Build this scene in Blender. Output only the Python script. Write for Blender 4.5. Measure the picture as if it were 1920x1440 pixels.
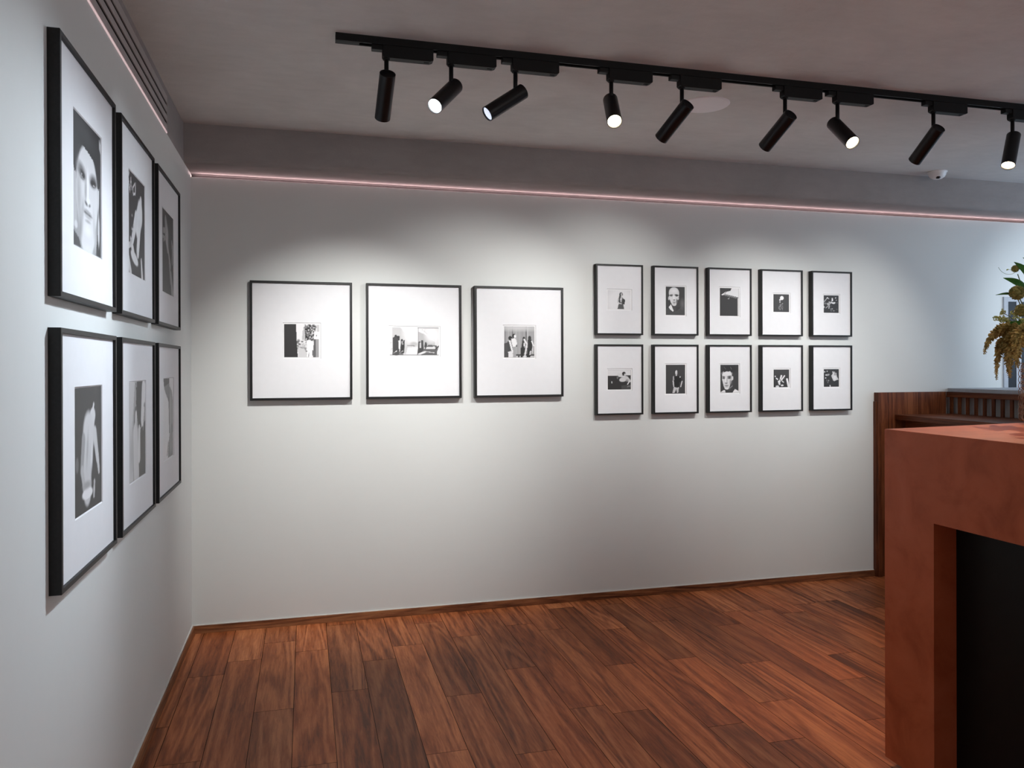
import bpy, bmesh, math, random
import numpy as np
from mathutils import Vector, Matrix
for o in list(bpy.data.objects): bpy.data.objects.remove(o, do_unlink=True)
S = bpy.context.scene
C = S.collection
random.seed(7)

# ------------------------------------------------------------------ camera, world, exposure
YAW, PITCH, ROLL = 0.2597, -0.0015, -0.0027
cam_d = bpy.data.cameras.new('camera'); cam = bpy.data.objects.new('camera', cam_d); C.objects.link(cam)
c, s = math.cos(YAW), math.sin(YAW); cp, sp = math.cos(PITCH), math.sin(PITCH); cr, sr = math.cos(ROLL), math.sin(ROLL)
A = Matrix(((c, -s, 0), (s, c, 0), (0, 0, 1))); B = Matrix(((1, 0, 0), (0, cp, sp), (0, -sp, cp))); R = Matrix(((cr, 0, sr), (0, 1, 0), (-sr, 0, cr)))
M = R @ B @ A                                       # rows: right, forward, up
right, fwd, up = M[0], M[1], M[2]
cam.matrix_world = Matrix(((right[0], up[0], -fwd[0], 0), (right[1], up[1], -fwd[1], 0), (right[2], up[2], -fwd[2], 1.4), (0, 0, 0, 1)))
cam_d.sensor_width = 36; cam_d.lens = 1459.4 / 1920 * 36
cam_d.shift_y = -(720 - 687.14) / 1920
cam_d.clip_start = 0.05; cam_d.clip_end = 60
S.camera = cam

w = bpy.data.worlds.new('world'); S.world = w; w.use_nodes = True
w.node_tree.nodes['Background'].inputs[0].default_value = (0.75, 0.85, 1.0, 1)
w.node_tree.nodes['Background'].inputs[1].default_value = 0.12

S.view_settings.view_transform = 'Standard'; S.view_settings.look = 'None'
S.view_settings.gamma = 1; S.view_settings.use_curve_mapping = False
S.view_settings.exposure = 0.0

def area(name, loc, target, size, sizey, power, col):
    l = bpy.data.lights.new(name, 'AREA'); l.shape = 'RECTANGLE'; l.size = size; l.size_y = sizey; l.energy = power; l.color = col
    o = bpy.data.objects.new(name, l); C.objects.link(o); o.location = loc
    o.rotation_euler = (Vector(target) - Vector(loc)).to_track_quat('-Z', 'Y').to_euler(); return o
# added area fills behind and right of the camera, standing in for unseen daylight
area('rear_fill', (3.2, -4.0, 1.6), (2.0, 2.0, 1.2), 3.6, 2.0, 66, (1.0, 0.98, 0.96))
area('side_cool_fill', (6.2, 2.6, 1.7), (4.2, 3.4, 1.4), 1.8, 1.6, 40, (0.62, 0.80, 1.0))  # added cool fill for the bluish right end of the back wall

SPOTK = 100.0   # power of one wall-washing track head
WHITE = (1.0, 0.992, 0.97); COOL = (0.80, 0.90, 1.0); WARM = (1.0, 0.66, 0.40)

XL, YB, ZC = -0.5766, 4.368, 2.600     # left wall plane, back wall plane, ceiling
ZS = 2.408                             # underside of the soffit / lower edge of the plaster band
XR, YR = 6.6, -4.4

# ------------------------------------------------------------------ helpers
def link(name, me, mat, parent=None):
    o = bpy.data.objects.new(name, me); C.objects.link(o)
    if mat is not None:
        for m in (mat if isinstance(mat, (list, tuple)) else [mat]): me.materials.append(m)
    if parent: o.parent = parent
    return o
def obj(name, bm, mat, parent=None, smooth=False):
    me = bpy.data.meshes.new(name); bm.normal_update(); bm.to_mesh(me); bm.free()
    if smooth:
        for p in me.polygons: p.use_smooth = True
    return link(name, me, mat, parent)
def thing(name, label, cat, loc=(0, 0, 0), rotz=0, group=None):
    o = bpy.data.objects.new(name, None); C.objects.link(o); o.empty_display_size = 0.1
    o.location = loc; o.rotation_euler = (0, 0, rotz); tag(o, label, cat, group); return o
def tag(o, label, cat, group=None):
    o['label'] = label; o['category'] = cat
    if group: o['group'] = group
    return o
def struct(name, bm, mat, parent=None, smooth=False):
    o = obj(name, bm, mat, parent, smooth)
    if parent is None: o['kind'] = 'structure'
    return o
def box(bm, x0, x1, y0, y1, z0, z1, mi=0):
    v = [bm.verts.new(p) for p in ((x0, y0, z0), (x1, y0, z0), (x1, y1, z0), (x0, y1, z0), (x0, y0, z1), (x1, y0, z1), (x1, y1, z1), (x0, y1, z1))]
    fs = [bm.faces.new([v[i] for i in q]) for q in ((0, 3, 2, 1), (4, 5, 6, 7), (0, 1, 5, 4), (1, 2, 6, 5), (2, 3, 7, 6), (3, 0, 4, 7))]
    for f in fs: f.material_index = mi
    return v, fs
def BX(*a, bev=0):
    bm = bmesh.new(); box(bm, *a)
    if bev: bmesh.ops.bevel(bm, geom=bm.edges[:], offset=bev, segments=2, affect='EDGES', profile=0.7)
    return bm
def prism(bm, pts, z0, z1):
    a = [bm.verts.new((p[0], p[1], z0)) for p in pts]; b = [bm.verts.new((p[0], p[1], z1)) for p in pts]; n = len(pts)
    bm.faces.new(a[::-1]); bm.faces.new(b)
    for i in range(n): bm.faces.new((a[i], a[(i + 1) % n], b[(i + 1) % n], b[i]))
def frame_of(d):
    d = Vector(d).normalized(); a = Vector((0, 0, 1)) if abs(d.z) < 0.9 else Vector((1, 0, 0))
    u = d.cross(a).normalized(); return u, d.cross(u).normalized()
def tube(bm, pts, rad, n=10, caps=True):
    pts = [Vector(p) for p in pts]; rings = []
    if not isinstance(rad, (list, tuple)): rad = [rad] * len(pts)
    u = None
    for i, p in enumerate(pts):
        d = (pts[min(i + 1, len(pts) - 1)] - pts[max(i - 1, 0)]).normalized()
        if u is None: u, v = frame_of(d)
        else:
            u = (u - d * u.dot(d)).normalized(); v = d.cross(u)
        rings.append([bm.verts.new(p + (u * math.cos(2 * math.pi * k / n) + v * math.sin(2 * math.pi * k / n)) * rad[i]) for k in range(n)])
    for a, b in zip(rings, rings[1:]):
        for k in range(n): bm.faces.new((a[k], a[(k + 1) % n], b[(k + 1) % n], b[k]))
    if caps: bm.faces.new(rings[0][::-1]); bm.faces.new(rings[-1])
def lathe(bm, prof, origin, d=(0, 0, 1), n=32):
    """profile of (radius, along) revolved about direction d"""
    o = Vector(origin); d = Vector(d).normalized(); u, v = frame_of(d); rings = []
    for r, h in prof:
        if r < 1e-5: rings.append([bm.verts.new(o + d * h)])
        else: rings.append([bm.verts.new(o + d * h + (u * math.cos(2 * math.pi * k / n) + v * math.sin(2 * math.pi * k / n)) * r) for k in range(n)])
    for a, b in zip(rings, rings[1:]):
        for k in range(n):
            k2 = (k + 1) % n
            if len(a) == 1 and len(b) == 1: continue
            if len(a) == 1: bm.faces.new((a[0], b[k2], b[k]))
            elif len(b) == 1: bm.faces.new((a[k], a[k2], b[0]))
            else: bm.faces.new((a[k], a[k2], b[k2], b[k]))
    bmesh.ops.recalc_face_normals(bm, faces=bm.faces[:])

# ------------------------------------------------------------------ materials
class NT:
    def __init__(s, name):
        s.m = bpy.data.materials.new(name); s.m.use_nodes = True; s.t = s.m.node_tree; s.n = s.t.nodes
        s.b = s.n['Principled BSDF']; s.out = s.n['Material Output']
    def N(s, t, **k):
        x = s.n.new(t)
        for a, v in k.items(): setattr(x, a, v)
        return x
    def L(s, a, b): s.t.links.new(a, b)
    def setv(s, rough=0.5, spec=0.5, metal=0.0, col=None):
        s.b.inputs['Roughness'].default_value = rough; s.b.inputs['Specular IOR Level'].default_value = spec; s.b.inputs['Metallic'].default_value = metal
        if col: s.b.inputs['Base Color'].default_value = (*col, 1)
    def noise(s, vec, scale, detail=4, rough=0.5, dist=0.0):
        x = s.N('ShaderNodeTexNoise'); x.inputs['Scale'].default_value = scale; x.inputs['Detail'].default_value = detail
        x.inputs['Roughness'].default_value = rough; x.inputs['Distortion'].default_value = dist
        s.L(vec, x.inputs['Vector']); return x.outputs['Fac']
    def coord(s, scale=(1, 1, 1), kind='Object'):
        t = s.N('ShaderNodeTexCoord'); m = s.N('ShaderNodeMapping'); m.inputs['Scale'].default_value = scale
        s.L(t.outputs[kind], m.inputs['Vector']); return m.outputs['Vector']
    def ramp(s, fac, stops):
        r = s.N('ShaderNodeValToRGB'); e = r.color_ramp.elements
        while len(e) < len(stops): e.new(0.5)
        for q, (p, col) in zip(e, stops): q.position = p; q.color = (*col, 1)
        s.L(fac, r.inputs['Fac']); return r.outputs['Color']
    def bump(s, h, strength=0.2, dist=0.01):
        b = s.N('ShaderNodeBump'); b.inputs['Strength'].default_value = strength; b.inputs['Distance'].default_value = dist
        s.L(h, b.inputs['Height']); s.L(b.outputs['Normal'], s.b.inputs['Normal'])
def plain(name, col, rough=0.5, spec=0.5, metal=0.0, var=0.06, scale=30):
    m = NT(name); m.setv(rough, spec, metal)
    f = m.noise(m.coord(), scale, 3)
    m.L(m.ramp(f, [(0.3, tuple(x * (1 - var) for x in col)), (0.7, tuple(min(1, x * (1 + var)) for x in col))]), m.b.inputs['Base Color'])
    return m.m
def plaster(name, col, var=0.08, bump=0.25, rough=0.9):
    m = NT(name); m.setv(rough, 0.2); v = m.coord()
    f1 = m.noise(v, 2.2, 6, 0.6, 0.6); f2 = m.noise(m.coord((1, 3, 3)), 9, 6, 0.6, 0.4)
    mx = m.N('ShaderNodeMath', operation='MULTIPLY_ADD'); m.L(f2, mx.inputs[0]); mx.inputs[1].default_value = 0.5; m.L(f1, mx.inputs[2])
    m.L(m.ramp(mx.outputs[0], [(0.5, tuple(x * (1 - var) for x in col)), (1.0, tuple(x * (1 + var) for x in col))]), m.b.inputs['Base Color'])
    m.bump(m.noise(v, 26, 5, 0.6), bump, 0.004); return m.m
def wood(name, dark, mid, light, grain=(34, 34, 2.2), rough=0.4, attr=None, bumpk=0.04, streak=True):
    """grain runs along the axis whose scale is small"""
    m = NT(name); m.setv(rough, 0.22)
    tc = m.N('ShaderNodeTexCoord'); vec = tc.outputs['Object']
    off = None
    if attr:
        at = m.N('ShaderNodeAttribute', attribute_name=attr); ad = m.N('ShaderNodeVectorMath', operation='MULTIPLY_ADD')
        m.L(at.outputs['Color'], ad.inputs[0]); ad.inputs[1].default_value = (7.3, 11.1, 5.7); m.L(vec, ad.inputs[2]); vec = ad.outputs[0]
    mp = m.N('ShaderNodeMapping'); mp.inputs['Scale'].default_value = grain; m.L(vec, mp.inputs['Vector'])
    mp2 = m.N('ShaderNodeMapping'); mp2.inputs['Scale'].default_value = tuple(g * 0.22 for g in grain); m.L(vec, mp2.inputs['Vector'])
    big = m.noise(mp2.outputs[0], 1.0, 2, 0.5, 0.8)
    # cathedral rings: sine of the large noise
    mul = m.N('ShaderNodeMath', operation='MULTIPLY'); m.L(big, mul.inputs[0]); mul.inputs[1].default_value = 62.0
    sn = m.N('ShaderNodeMath', operation='SINE'); m.L(mul.outputs[0], sn.inputs[0])
    fine = m.noise(mp.outputs[0], 4.2, 7, 0.68, 0.5)
    a = m.N('ShaderNodeMath', operation='MULTIPLY_ADD'); m.L(sn.outputs[0], a.inputs[0]); a.inputs[1].default_value = 0.12; m.L(fine, a.inputs[2])
    b = m.N('ShaderNodeMath', operation='MULTIPLY_ADD'); m.L(big, b.inputs[0]); b.inputs[1].default_value = 0.75; m.L(a.outputs[0], b.inputs[2])
    sub = m.N('ShaderNodeMath', operation='SUBTRACT'); m.L(b.outputs[0], sub.inputs[0]); sub.inputs[1].default_value = 0.37
    col = m.ramp(sub.outputs[0], [(0.22, dark), (0.5, mid), (0.80, light)])
    if attr:
        mix = m.N('ShaderNodeMix', data_type='RGBA', blend_type='MULTIPLY'); mix.inputs['Factor'].default_value = 1.0
        at2 = m.N('ShaderNodeAttribute', attribute_name='tint'); m.L(col, mix.inputs['A']); m.L(at2.outputs['Color'], mix.inputs['B']); col = mix.outputs['Result']
    m.L(col, m.b.inputs['Base Color'])
    rr = m.N('ShaderNodeMapRange'); m.L(fine, rr.inputs['Value']); rr.inputs['To Min'].default_value = rough - 0.06; rr.inputs['To Max'].default_value = rough + 0.10
    m.L(rr.outputs[0], m.b.inputs['Roughness']); m.bump(fine, bumpk, 0.002); return m.m
def emit(name, col, strength):
    m = NT(name); m.setv(0.5, 0.5, 0, col); m.b.inputs['Emission Color'].default_value = (*col, 1); m.b.inputs['Emission Strength'].default_value = strength
    return m.m

M_wall = plaster('pale_wall_paint', (0.655, 0.672, 0.66), 0.012, 0.03, 0.75)
M_ceil = plaster('ceiling_plaster', (0.66, 0.65, 0.638), 0.09, 0.35)
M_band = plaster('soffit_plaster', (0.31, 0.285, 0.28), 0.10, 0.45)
M_dark_room = plaster('rear_wall_paint', (0.42, 0.41, 0.40), 0.05, 0.1)
M_floor = wood('walnut_floor', (0.135, 0.036, 0.012), (0.335, 0.098, 0.033), (0.54, 0.195, 0.076), (22, 1.7, 22), 0.46, 'seed', 0.05)
M_base = wood('walnut_skirting_x', (0.07, 0.022, 0.010), (0.19, 0.070, 0.030), (0.33, 0.14, 0.06), (2.2, 30, 30), 0.45)
M_base_y = wood('walnut_skirting_y', (0.07, 0.022, 0.010), (0.19, 0.070, 0.030), (0.33, 0.14, 0.06), (30, 2.2, 30), 0.45)
M_bar_y = wood('bar_walnut_y', (0.050, 0.014, 0.006), (0.125, 0.036, 0.014), (0.21, 0.070, 0.028), (30, 2.0, 30), 0.38)
M_bar_z = wood('bar_walnut_z', (0.050, 0.014, 0.006), (0.125, 0.036, 0.014), (0.21, 0.070, 0.028), (26, 26, 1.8), 0.38)
M_gap = plain('joint_dark', (0.012, 0.006, 0.004), 0.9, 0.1)
M_caulk = plain('white_caulk', (0.7, 0.69, 0.66), 0.7)
M_frame = plain('black_stained_wood', (0.009, 0.009, 0.0092), 0.45, 0.3, 0, 0.25, 120)
M_mat = plain('white_mount_board', (0.73, 0.735, 0.755), 0.85, 0.15, 0, 0.01)
M_paper = plain('photo_paper_white', (0.76, 0.76, 0.77), 0.6, 0.3, 0, 0.01)
M_black = plain('black_metal', (0.005, 0.005, 0.006), 0.36, 0.38, 0, 0.1)
M_blackp = plain('black_plastic', (0.005, 0.005, 0.0055), 0.5, 0.22, 0, 0.1)
M_copper = plain('track_conductor', (0.10, 0.10, 0.10), 0.4, 0.5, 0.8)
M_vent = plain('vent_metal_paint', (0.40, 0.365, 0.365), 0.5, 0.4)
M_void = plain('dark_void', (0.006, 0.005, 0.005), 0.9, 0.1)
M_disc = plain('speaker_grille_white', (0.93, 0.91, 0.94), 0.6, 0.3, 0, 0.01)
M_dome = plain('camera_white_plastic', (0.86, 0.86, 0.87), 0.35, 0.5)
M_domeglass = plain('black_lens', (0.01, 0.01, 0.01), 0.08, 0.6)
M_panel = plain('black_laminate', (0.004, 0.0045, 0.004), 0.42, 0.22)
M_grey = plain('pale_grey_trim', (0.40, 0.42, 0.46), 0.5, 0.4)
M_glassdark = plain('dark_window_glass', (0.012, 0.014, 0.018), 0.35, 0.15)
M_partition = plain('pale_partition_paint', (0.55, 0.57, 0.58), 0.7, 0.3, 0, 0.02)
M_wire = plain('bronze_wire', (0.30, 0.19, 0.13), 0.3, 0.5, 0.85)
M_led = emit('pink_led', (1.0, 0.72, 0.73), 27.0)
M_led2 = emit('pink_led_dim', (1.0, 0.76, 0.78), 0.42)
M_refl = plain('lamp_reflector', (0.7, 0.7, 0.7), 0.25, 0.5, 0.9)

m = NT('terracotta_microcement'); m.setv(0.45, 0.25); v = m.coord()
f = m.noise(v, 5.5, 7, 0.62, 0.5); f2 = m.noise(v, 60, 3, 0.5)
m.L(m.ramp(f, [(0.30, (0.36, 0.072, 0.026)), (0.5, (0.50, 0.115, 0.046)), (0.72, (0.56, 0.140, 0.062))]), m.b.inputs['Base Color'])
m.bump(f2, 0.05, 0.002); M_terra = m.m
m = NT('terracotta_vase'); m.setv(0.5, 0.4); m.L(m.ramp(m.noise(m.coord(), 14, 5), [(0.3, (0.40, 0.13, 0.075)), (0.7, (0.52, 0.19, 0.115))]), m.b.inputs['Base Color']); M_vase = m.m
m = NT('picture_glass')                                     # clear pane: transparent with a fresnel reflection
m.n.remove(m.b); tr = m.N('ShaderNodeBsdfTransparent'); gl = m.N('ShaderNodeBsdfGlossy'); gl.inputs['Roughness'].default_value = 0.0
tr.inputs[0].default_value = (0.97, 0.98, 0.975, 1); gl.inputs[0].default_value = (1, 1, 1, 1)
fr = m.N('ShaderNodeFresnel'); fr.inputs['IOR'].default_value = 1.5; mx = m.N('ShaderNodeMixShader')
m.L(fr.outputs[0], mx.inputs[0]); m.L(tr.outputs[0], mx.inputs[1]); m.L(gl.outputs[0], mx.inputs[2]); m.L(mx.outputs[0], m.out.inputs[0]); M_glass = m.m
m = NT('silver_print'); m.setv(0.45, 0.3); at = m.N('ShaderNodeAttribute', attribute_name='tone'); m.L(at.outputs['Color'], m.b.inputs['Base Color']); M_print = m.m
def leafmat(name, a, b, rough=0.4, scale=30):
    m = NT(name); m.setv(rough, 0.4); m.L(m.ramp(m.noise(m.coord(), scale, 3), [(0.35, a), (0.65, b)]), m.b.inputs['Base Color']); return m.m
M_leaf = leafmat('green_leaf', (0.025, 0.12, 0.015), (0.05, 0.20, 0.03), 0.32)
M_seed = leafmat('olive_seed_head', (0.19, 0.15, 0.04), (0.50, 0.41, 0.15), 0.8, 60)
M_pod = leafmat('green_pod', (0.15, 0.16, 0.04), (0.32, 0.30, 0.10), 0.7, 90)
M_stem = leafmat('green_stem', (0.10, 0.14, 0.04), (0.17, 0.20, 0.07), 0.6)
M_bloom = leafmat('lime_blossom', (0.35, 0.42, 0.10), (0.55, 0.60, 0.30), 0.6, 60)

# ------------------------------------------------------------------ room shell
struct('wall_left', BX(XL - 0.12, XL, YR, YB + 0.12, 0, ZS), M_wall)
bm = BX(XL, XR, YB, YB + 0.008, 0, ZS - 0.018); box(bm, XL, XR, YB + 0.008, YB + 0.12, 0, ZS - 0.026); box(bm, XL, XR, YB + 0.034, YB + 0.12, ZS - 0.026, ZS)
struct('wall_back', bm, M_wall)   # its front skin stops just short of the soffit: the light strip sits in the groove behind
struct('wall_right', BX(XR, XR + 0.12, YR, YB + 0.12, 0, ZC), M_dark_room)
struct('wall_rear', BX(XL - 0.12, XR + 0.12, YR - 0.12, YR, 0, ZC), M_dark_room)
struct('ceiling', BX(XL - 0.12, XR + 0.12, YR - 0.12, YB + 0.12, ZC, ZC + 0.1), M_ceil)
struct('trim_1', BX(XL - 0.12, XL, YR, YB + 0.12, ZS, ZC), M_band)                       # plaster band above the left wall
# boxed soffit along the back wall with a softened lower edge
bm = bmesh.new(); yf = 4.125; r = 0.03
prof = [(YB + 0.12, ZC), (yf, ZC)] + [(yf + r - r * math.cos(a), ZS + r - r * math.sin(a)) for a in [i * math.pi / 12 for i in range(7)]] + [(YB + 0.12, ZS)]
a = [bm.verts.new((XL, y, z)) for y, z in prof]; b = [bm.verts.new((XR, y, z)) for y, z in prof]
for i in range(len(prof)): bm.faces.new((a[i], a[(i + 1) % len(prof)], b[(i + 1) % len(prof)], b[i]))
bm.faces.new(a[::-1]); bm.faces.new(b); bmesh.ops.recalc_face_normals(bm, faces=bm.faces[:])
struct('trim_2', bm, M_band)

# floor of separate-looking planks, one mesh
PW, G = 0.155, 0.0011
joints = {-2: [3.305, 2.1], -1: [2.815, 3.95], 0: [3.42, 2.25], 1: [3.74, 2.6], 2: [2.783, 3.9], 3: [3.25, 2.2], 4: [3.95, 2.7], 5: [3.468, 2.3], 6: [4.05, 3.0, 2.0], 7: [2.916, 3.93],
          8: [3.388, 2.3], 9: [2.709, 3.85], 10: [2.539, 3.38], 11: [3.9, 2.85], 12: [3.245, 4.1], 13: [3.75, 2.6], 14: [2.96, 3.95], -3: [3.9, 2.6], -4: [3.75, 2.95]}
tones = {(1, 3.2): 0.62, (1, 4.0): 1.05, (0, 3.8): 0.86, (0, 3.0): 0.92, (2, 3.3): 1.18, (2, 2.5): 1.2, (-1, 3.3): 1.08, (-1, 2.5): 1.05, (-2, 3.0): 0.9, (-2, 3.8): 0.98, (7, 2.5): 0.62, (7, 3.5): 0.95,
         (9, 2.4): 0.66, (9, 3.2): 0.95, (5, 3.0): 1.0, (5, 3.9): 0.85, (8, 3.0): 1.08, (8, 3.8): 0.7, (10, 2.9): 1.15, (10, 3.9): 0.75, (3, 2.8): 1.05, (12, 2.8): 1.12, (12, 3.7): 0.72, (14, 2.5): 0.85, (14, 3.4): 1.2, (4, 3.3): 0.88, (6, 3.5): 0.95}
bm = bmesh.new(); seed = bm.loops.layers.float_color.new('seed'); tint = bm.loops.layers.float_color.new('tint'); rnd = random.Random(3)
k0 = int(math.floor((XL - 0.105) / PW)); k1 = int(math.ceil((XR - 0.105) / PW))
for k in range(k0, k1):
    x0, x1 = max(XL, 0.105 + k * PW), min(XR, 0.105 + (k + 1) * PW)
    js = sorted(joints.get(k, [rnd.uniform(3.0, 4.1)]))
    while js[0] > YR: js.insert(0, js[0] - rnd.uniform(0.75, 1.25))
    js[0] = YR
    while js[-1] < YB: js.append(js[-1] + rnd.uniform(0.6, 1.1))
    js[-1] = YB
    for y0, y1 in zip(js, js[1:]):
        if y1 - y0 < 0.02: continue
        t = rnd.uniform(0.78, 1.18)
        for (kk, yy), tv in tones.items():
            if kk == k and y0 < yy < y1: t = tv
        warm = rnd.uniform(0.94, 1.06); sd = (rnd.random(), rnd.random(), rnd.random(), 1)
        vs = [bm.verts.new(q) for q in ((x0 + G, y0 + G, 0), (x1 - G, y0 + G, 0), (x1 - G, y1 - G, 0), (x0 + G, y1 - G, 0))]
        f = bm.faces.new(vs)
        for l in f.loops: l[seed] = sd; l[tint] = (t, t * warm, t * warm * warm, 1)
vs = [bm.verts.new(q) for q in ((XL - .1, YR - .1, -0.0012), (XR + .1, YR - .1, -0.0012), (XR + .1, YB + .1, -0.0012), (XL - .1, YB + .1, -0.0012))]
f = bm.faces.new(vs); f.material_index = 1
for p in ((XL - .1, XR + .1, YR - .1, YB + .1, -0.1, -0.02),): box(bm, *p, mi=1)
struct('floor', bm, [M_floor, M_gap])

HB = 0.040
o = struct('baseboard_back', BX(XL, 3.64, YB - 0.013, YB, 0, HB, bev=0.0015), M_base)
struct('caulk_line', BX(XL, 3.64, YB - 0.006, YB, HB, HB + 0.0035), M_caulk, o)
o = struct('baseboard_left', BX(XL, XL + 0.013, YR, YB - 0.013, 0, HB, bev=0.0015), M_base_y)
struct('caulk_line', BX(XL, XL + 0.006, YR, YB - 0.013, HB, HB + 0.0035), M_caulk, o)

# window in the back wall beyond the bar
o = struct('window_1', BX(4.702, 4.738, YB - 0.012, YB, 1.236, 1.868), M_grey)
struct('window_frame', BX(4.738, 5.9, YB - 0.012, YB, 1.835, 1.868), M_grey, o)
struct('window_frame', BX(5.86, 5.9, YB - 0.012, YB, 1.236, 1.835), M_grey, o)
struct('mullion', BX(4.812, 4.855, YB - 0.010, YB - 0.004, 1.236, 1.835), M_grey, o)
struct('pane', BX(4.738, 5.86, YB - 0.006, YB - 0.001, 1.236, 1.835), M_glassdark, o)

bm = BX(XL, XR, YB + 0.0005, YB + 0.0338, ZS - 0.0012, ZS - 0.0001); box(bm, XL, XR, YB + 0.0335, YB + 0.0339, ZS - 0.026, ZS - 0.0012)
struct('groove_dimming_strip', bm, plain('groove_dimming_black', (0.045, 0.04, 0.04), 0.9, 0.0))   # added black strips that hold down the glow seen inside the groove
# pink light strip tucked at the top of the back wall
o = obj('light_strip', BX(XL + 0.02, 5.6, YB + 0.028, YB + 0.0334, ZS - 0.0255, ZS - 0.0138), M_led)
tag(o, 'thin pink glowing light strip along the top of the back wall under the soffit', 'light strip')
o = obj('light_strip', BX(XL + 0.0005, XL + 0.004, YR + 0.3, 3.632, ZS - 0.002, ZS + 0.003), M_led2)
tag(o, 'thin pink light strip under the slotted air vent on the left wall', 'light strip')

# linear air vent high on the left wall
vent = thing('air_vent', 'long grey linear air vent with three dark slots high on the left wall', 'vent', (XL, 3.625, ZS + 0.004))
y0, y1 = -6.5, 0.0
def LV(*a): return BX(*a)
obj('slot_backing', LV(0.0005, 0.002, y0, y1, 0.0, 0.150), M_void, vent)
edges = [(0.0, 0.0265), (0.0405, 0.0665), (0.0800, 0.1055), (0.1190, 0.150)]
for i, (a_, b_) in enumerate(edges):
    obj('frame_rail' if i in (0, 3) else 'slat', LV(0.002, 0.0055, y0, y1 - 0.004, a_, b_), M_vent, vent)
obj('end_cap', LV(0.002, 0.0065, y1 - 0.004, y1, 0.0, 0.150), M_vent, vent)

# ------------------------------------------------------------------ photographs: tones drawn on fine grids
class Pic:
    def __init__(s, w, h, base=0.05):
        s.w, s.h = w, h
        X, Y = np.meshgrid(np.linspace(0, 1, w + 1), np.linspace(0, 1, h + 1)); s.X, s.Y = X, Y
        s.A = np.full_like(X, base, dtype=float); s.rs = np.random.RandomState(w * h + int(base * 1000))
    def mix(s, m, v): s.A = s.A * (1 - m) + v * m; return s
    def ell(s, cx, cy, rx, ry, v, ang=0, soft=0.12):
        ca, sa = math.cos(math.radians(ang)), math.sin(math.radians(ang)); dx, dy = s.X - cx, s.Y - cy
        d = np.sqrt(((dx * ca + dy * sa) / rx) ** 2 + ((-dx * sa + dy * ca) / ry) ** 2)
        return s.mix(np.clip((1 + soft - d) / (2 * soft), 0, 1), v)
    def poly(s, pts, v, soft=0.0):
        ins = np.zeros_like(s.X, bool); n = len(pts); x, y = s.X, s.Y
        for i in range(n):
            x1, y1 = pts[i]; x2, y2 = pts[(i + 1) % n]
            if y1 == y2: continue
            ins ^= ((y1 > y) != (y2 > y)) & (x < (x2 - x1) * (y - y1) / (y2 - y1) + x1)
        return s.mix(ins.astype(float) * (1 - soft), v)
    def cap(s, x1, y1, x2, y2, r, v, r2=None):
        r2 = r if r2 is None else r2; dx, dy = x2 - x1, y2 - y1; L = dx * dx + dy * dy + 1e-9
        t = np.clip(((s.X - x1) * dx + (s.Y - y1) * dy) / L, 0, 1); d = np.hypot(s.X - x1 - t * dx, s.Y - y1 - t * dy); rr = r + (r2 - r) * t
        return s.mix(np.clip((rr - d) / (0.25 * rr) + 0.5, 0, 1), v)
    def grad(s, v0, v1, axis='y'):
        t = s.Y if axis == 'y' else s.X; s.A = v0 + (v1 - v0) * t; return s
    def blobs(s, n, x0, x1, y0, y1, rmin, rmax, v0, v1, seed=1):
        r = np.random.RandomState(seed)
        for i in range(n): s.ell(r.uniform(x0, x1), r.uniform(y0, y1), r.uniform(rmin, rmax), r.uniform(rmin, rmax), r.uniform(v0, v1), r.uniform(0, 180), 0.5)
        return s
    def mesh(s, name, w, h):
        xs = (s.X - 0.5) * w; zs = (0.5 - s.Y) * h; nx, ny = s.w + 1, s.h + 1
        vs = np.stack([xs.ravel(), np.zeros(nx * ny), zs.ravel()], 1)
        i = np.arange(nx * ny).reshape(ny, nx); f = np.stack([i[1:, :-1].ravel(), i[1:, 1:].ravel(), i[:-1, 1:].ravel(), i[:-1, :-1].ravel()], 1)
        me = bpy.data.meshes.new(name); me.from_pydata(vs.tolist(), [], f.tolist())
        at = me.color_attributes.new('tone', 'FLOAT_COLOR', 'POINT'); a = np.clip(s.A, 0.008, 0.8).ravel()
        at.data.foreach_set('color', np.stack([a, a, a * 1.02, np.ones_like(a)], 1).ravel()); return me

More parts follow.
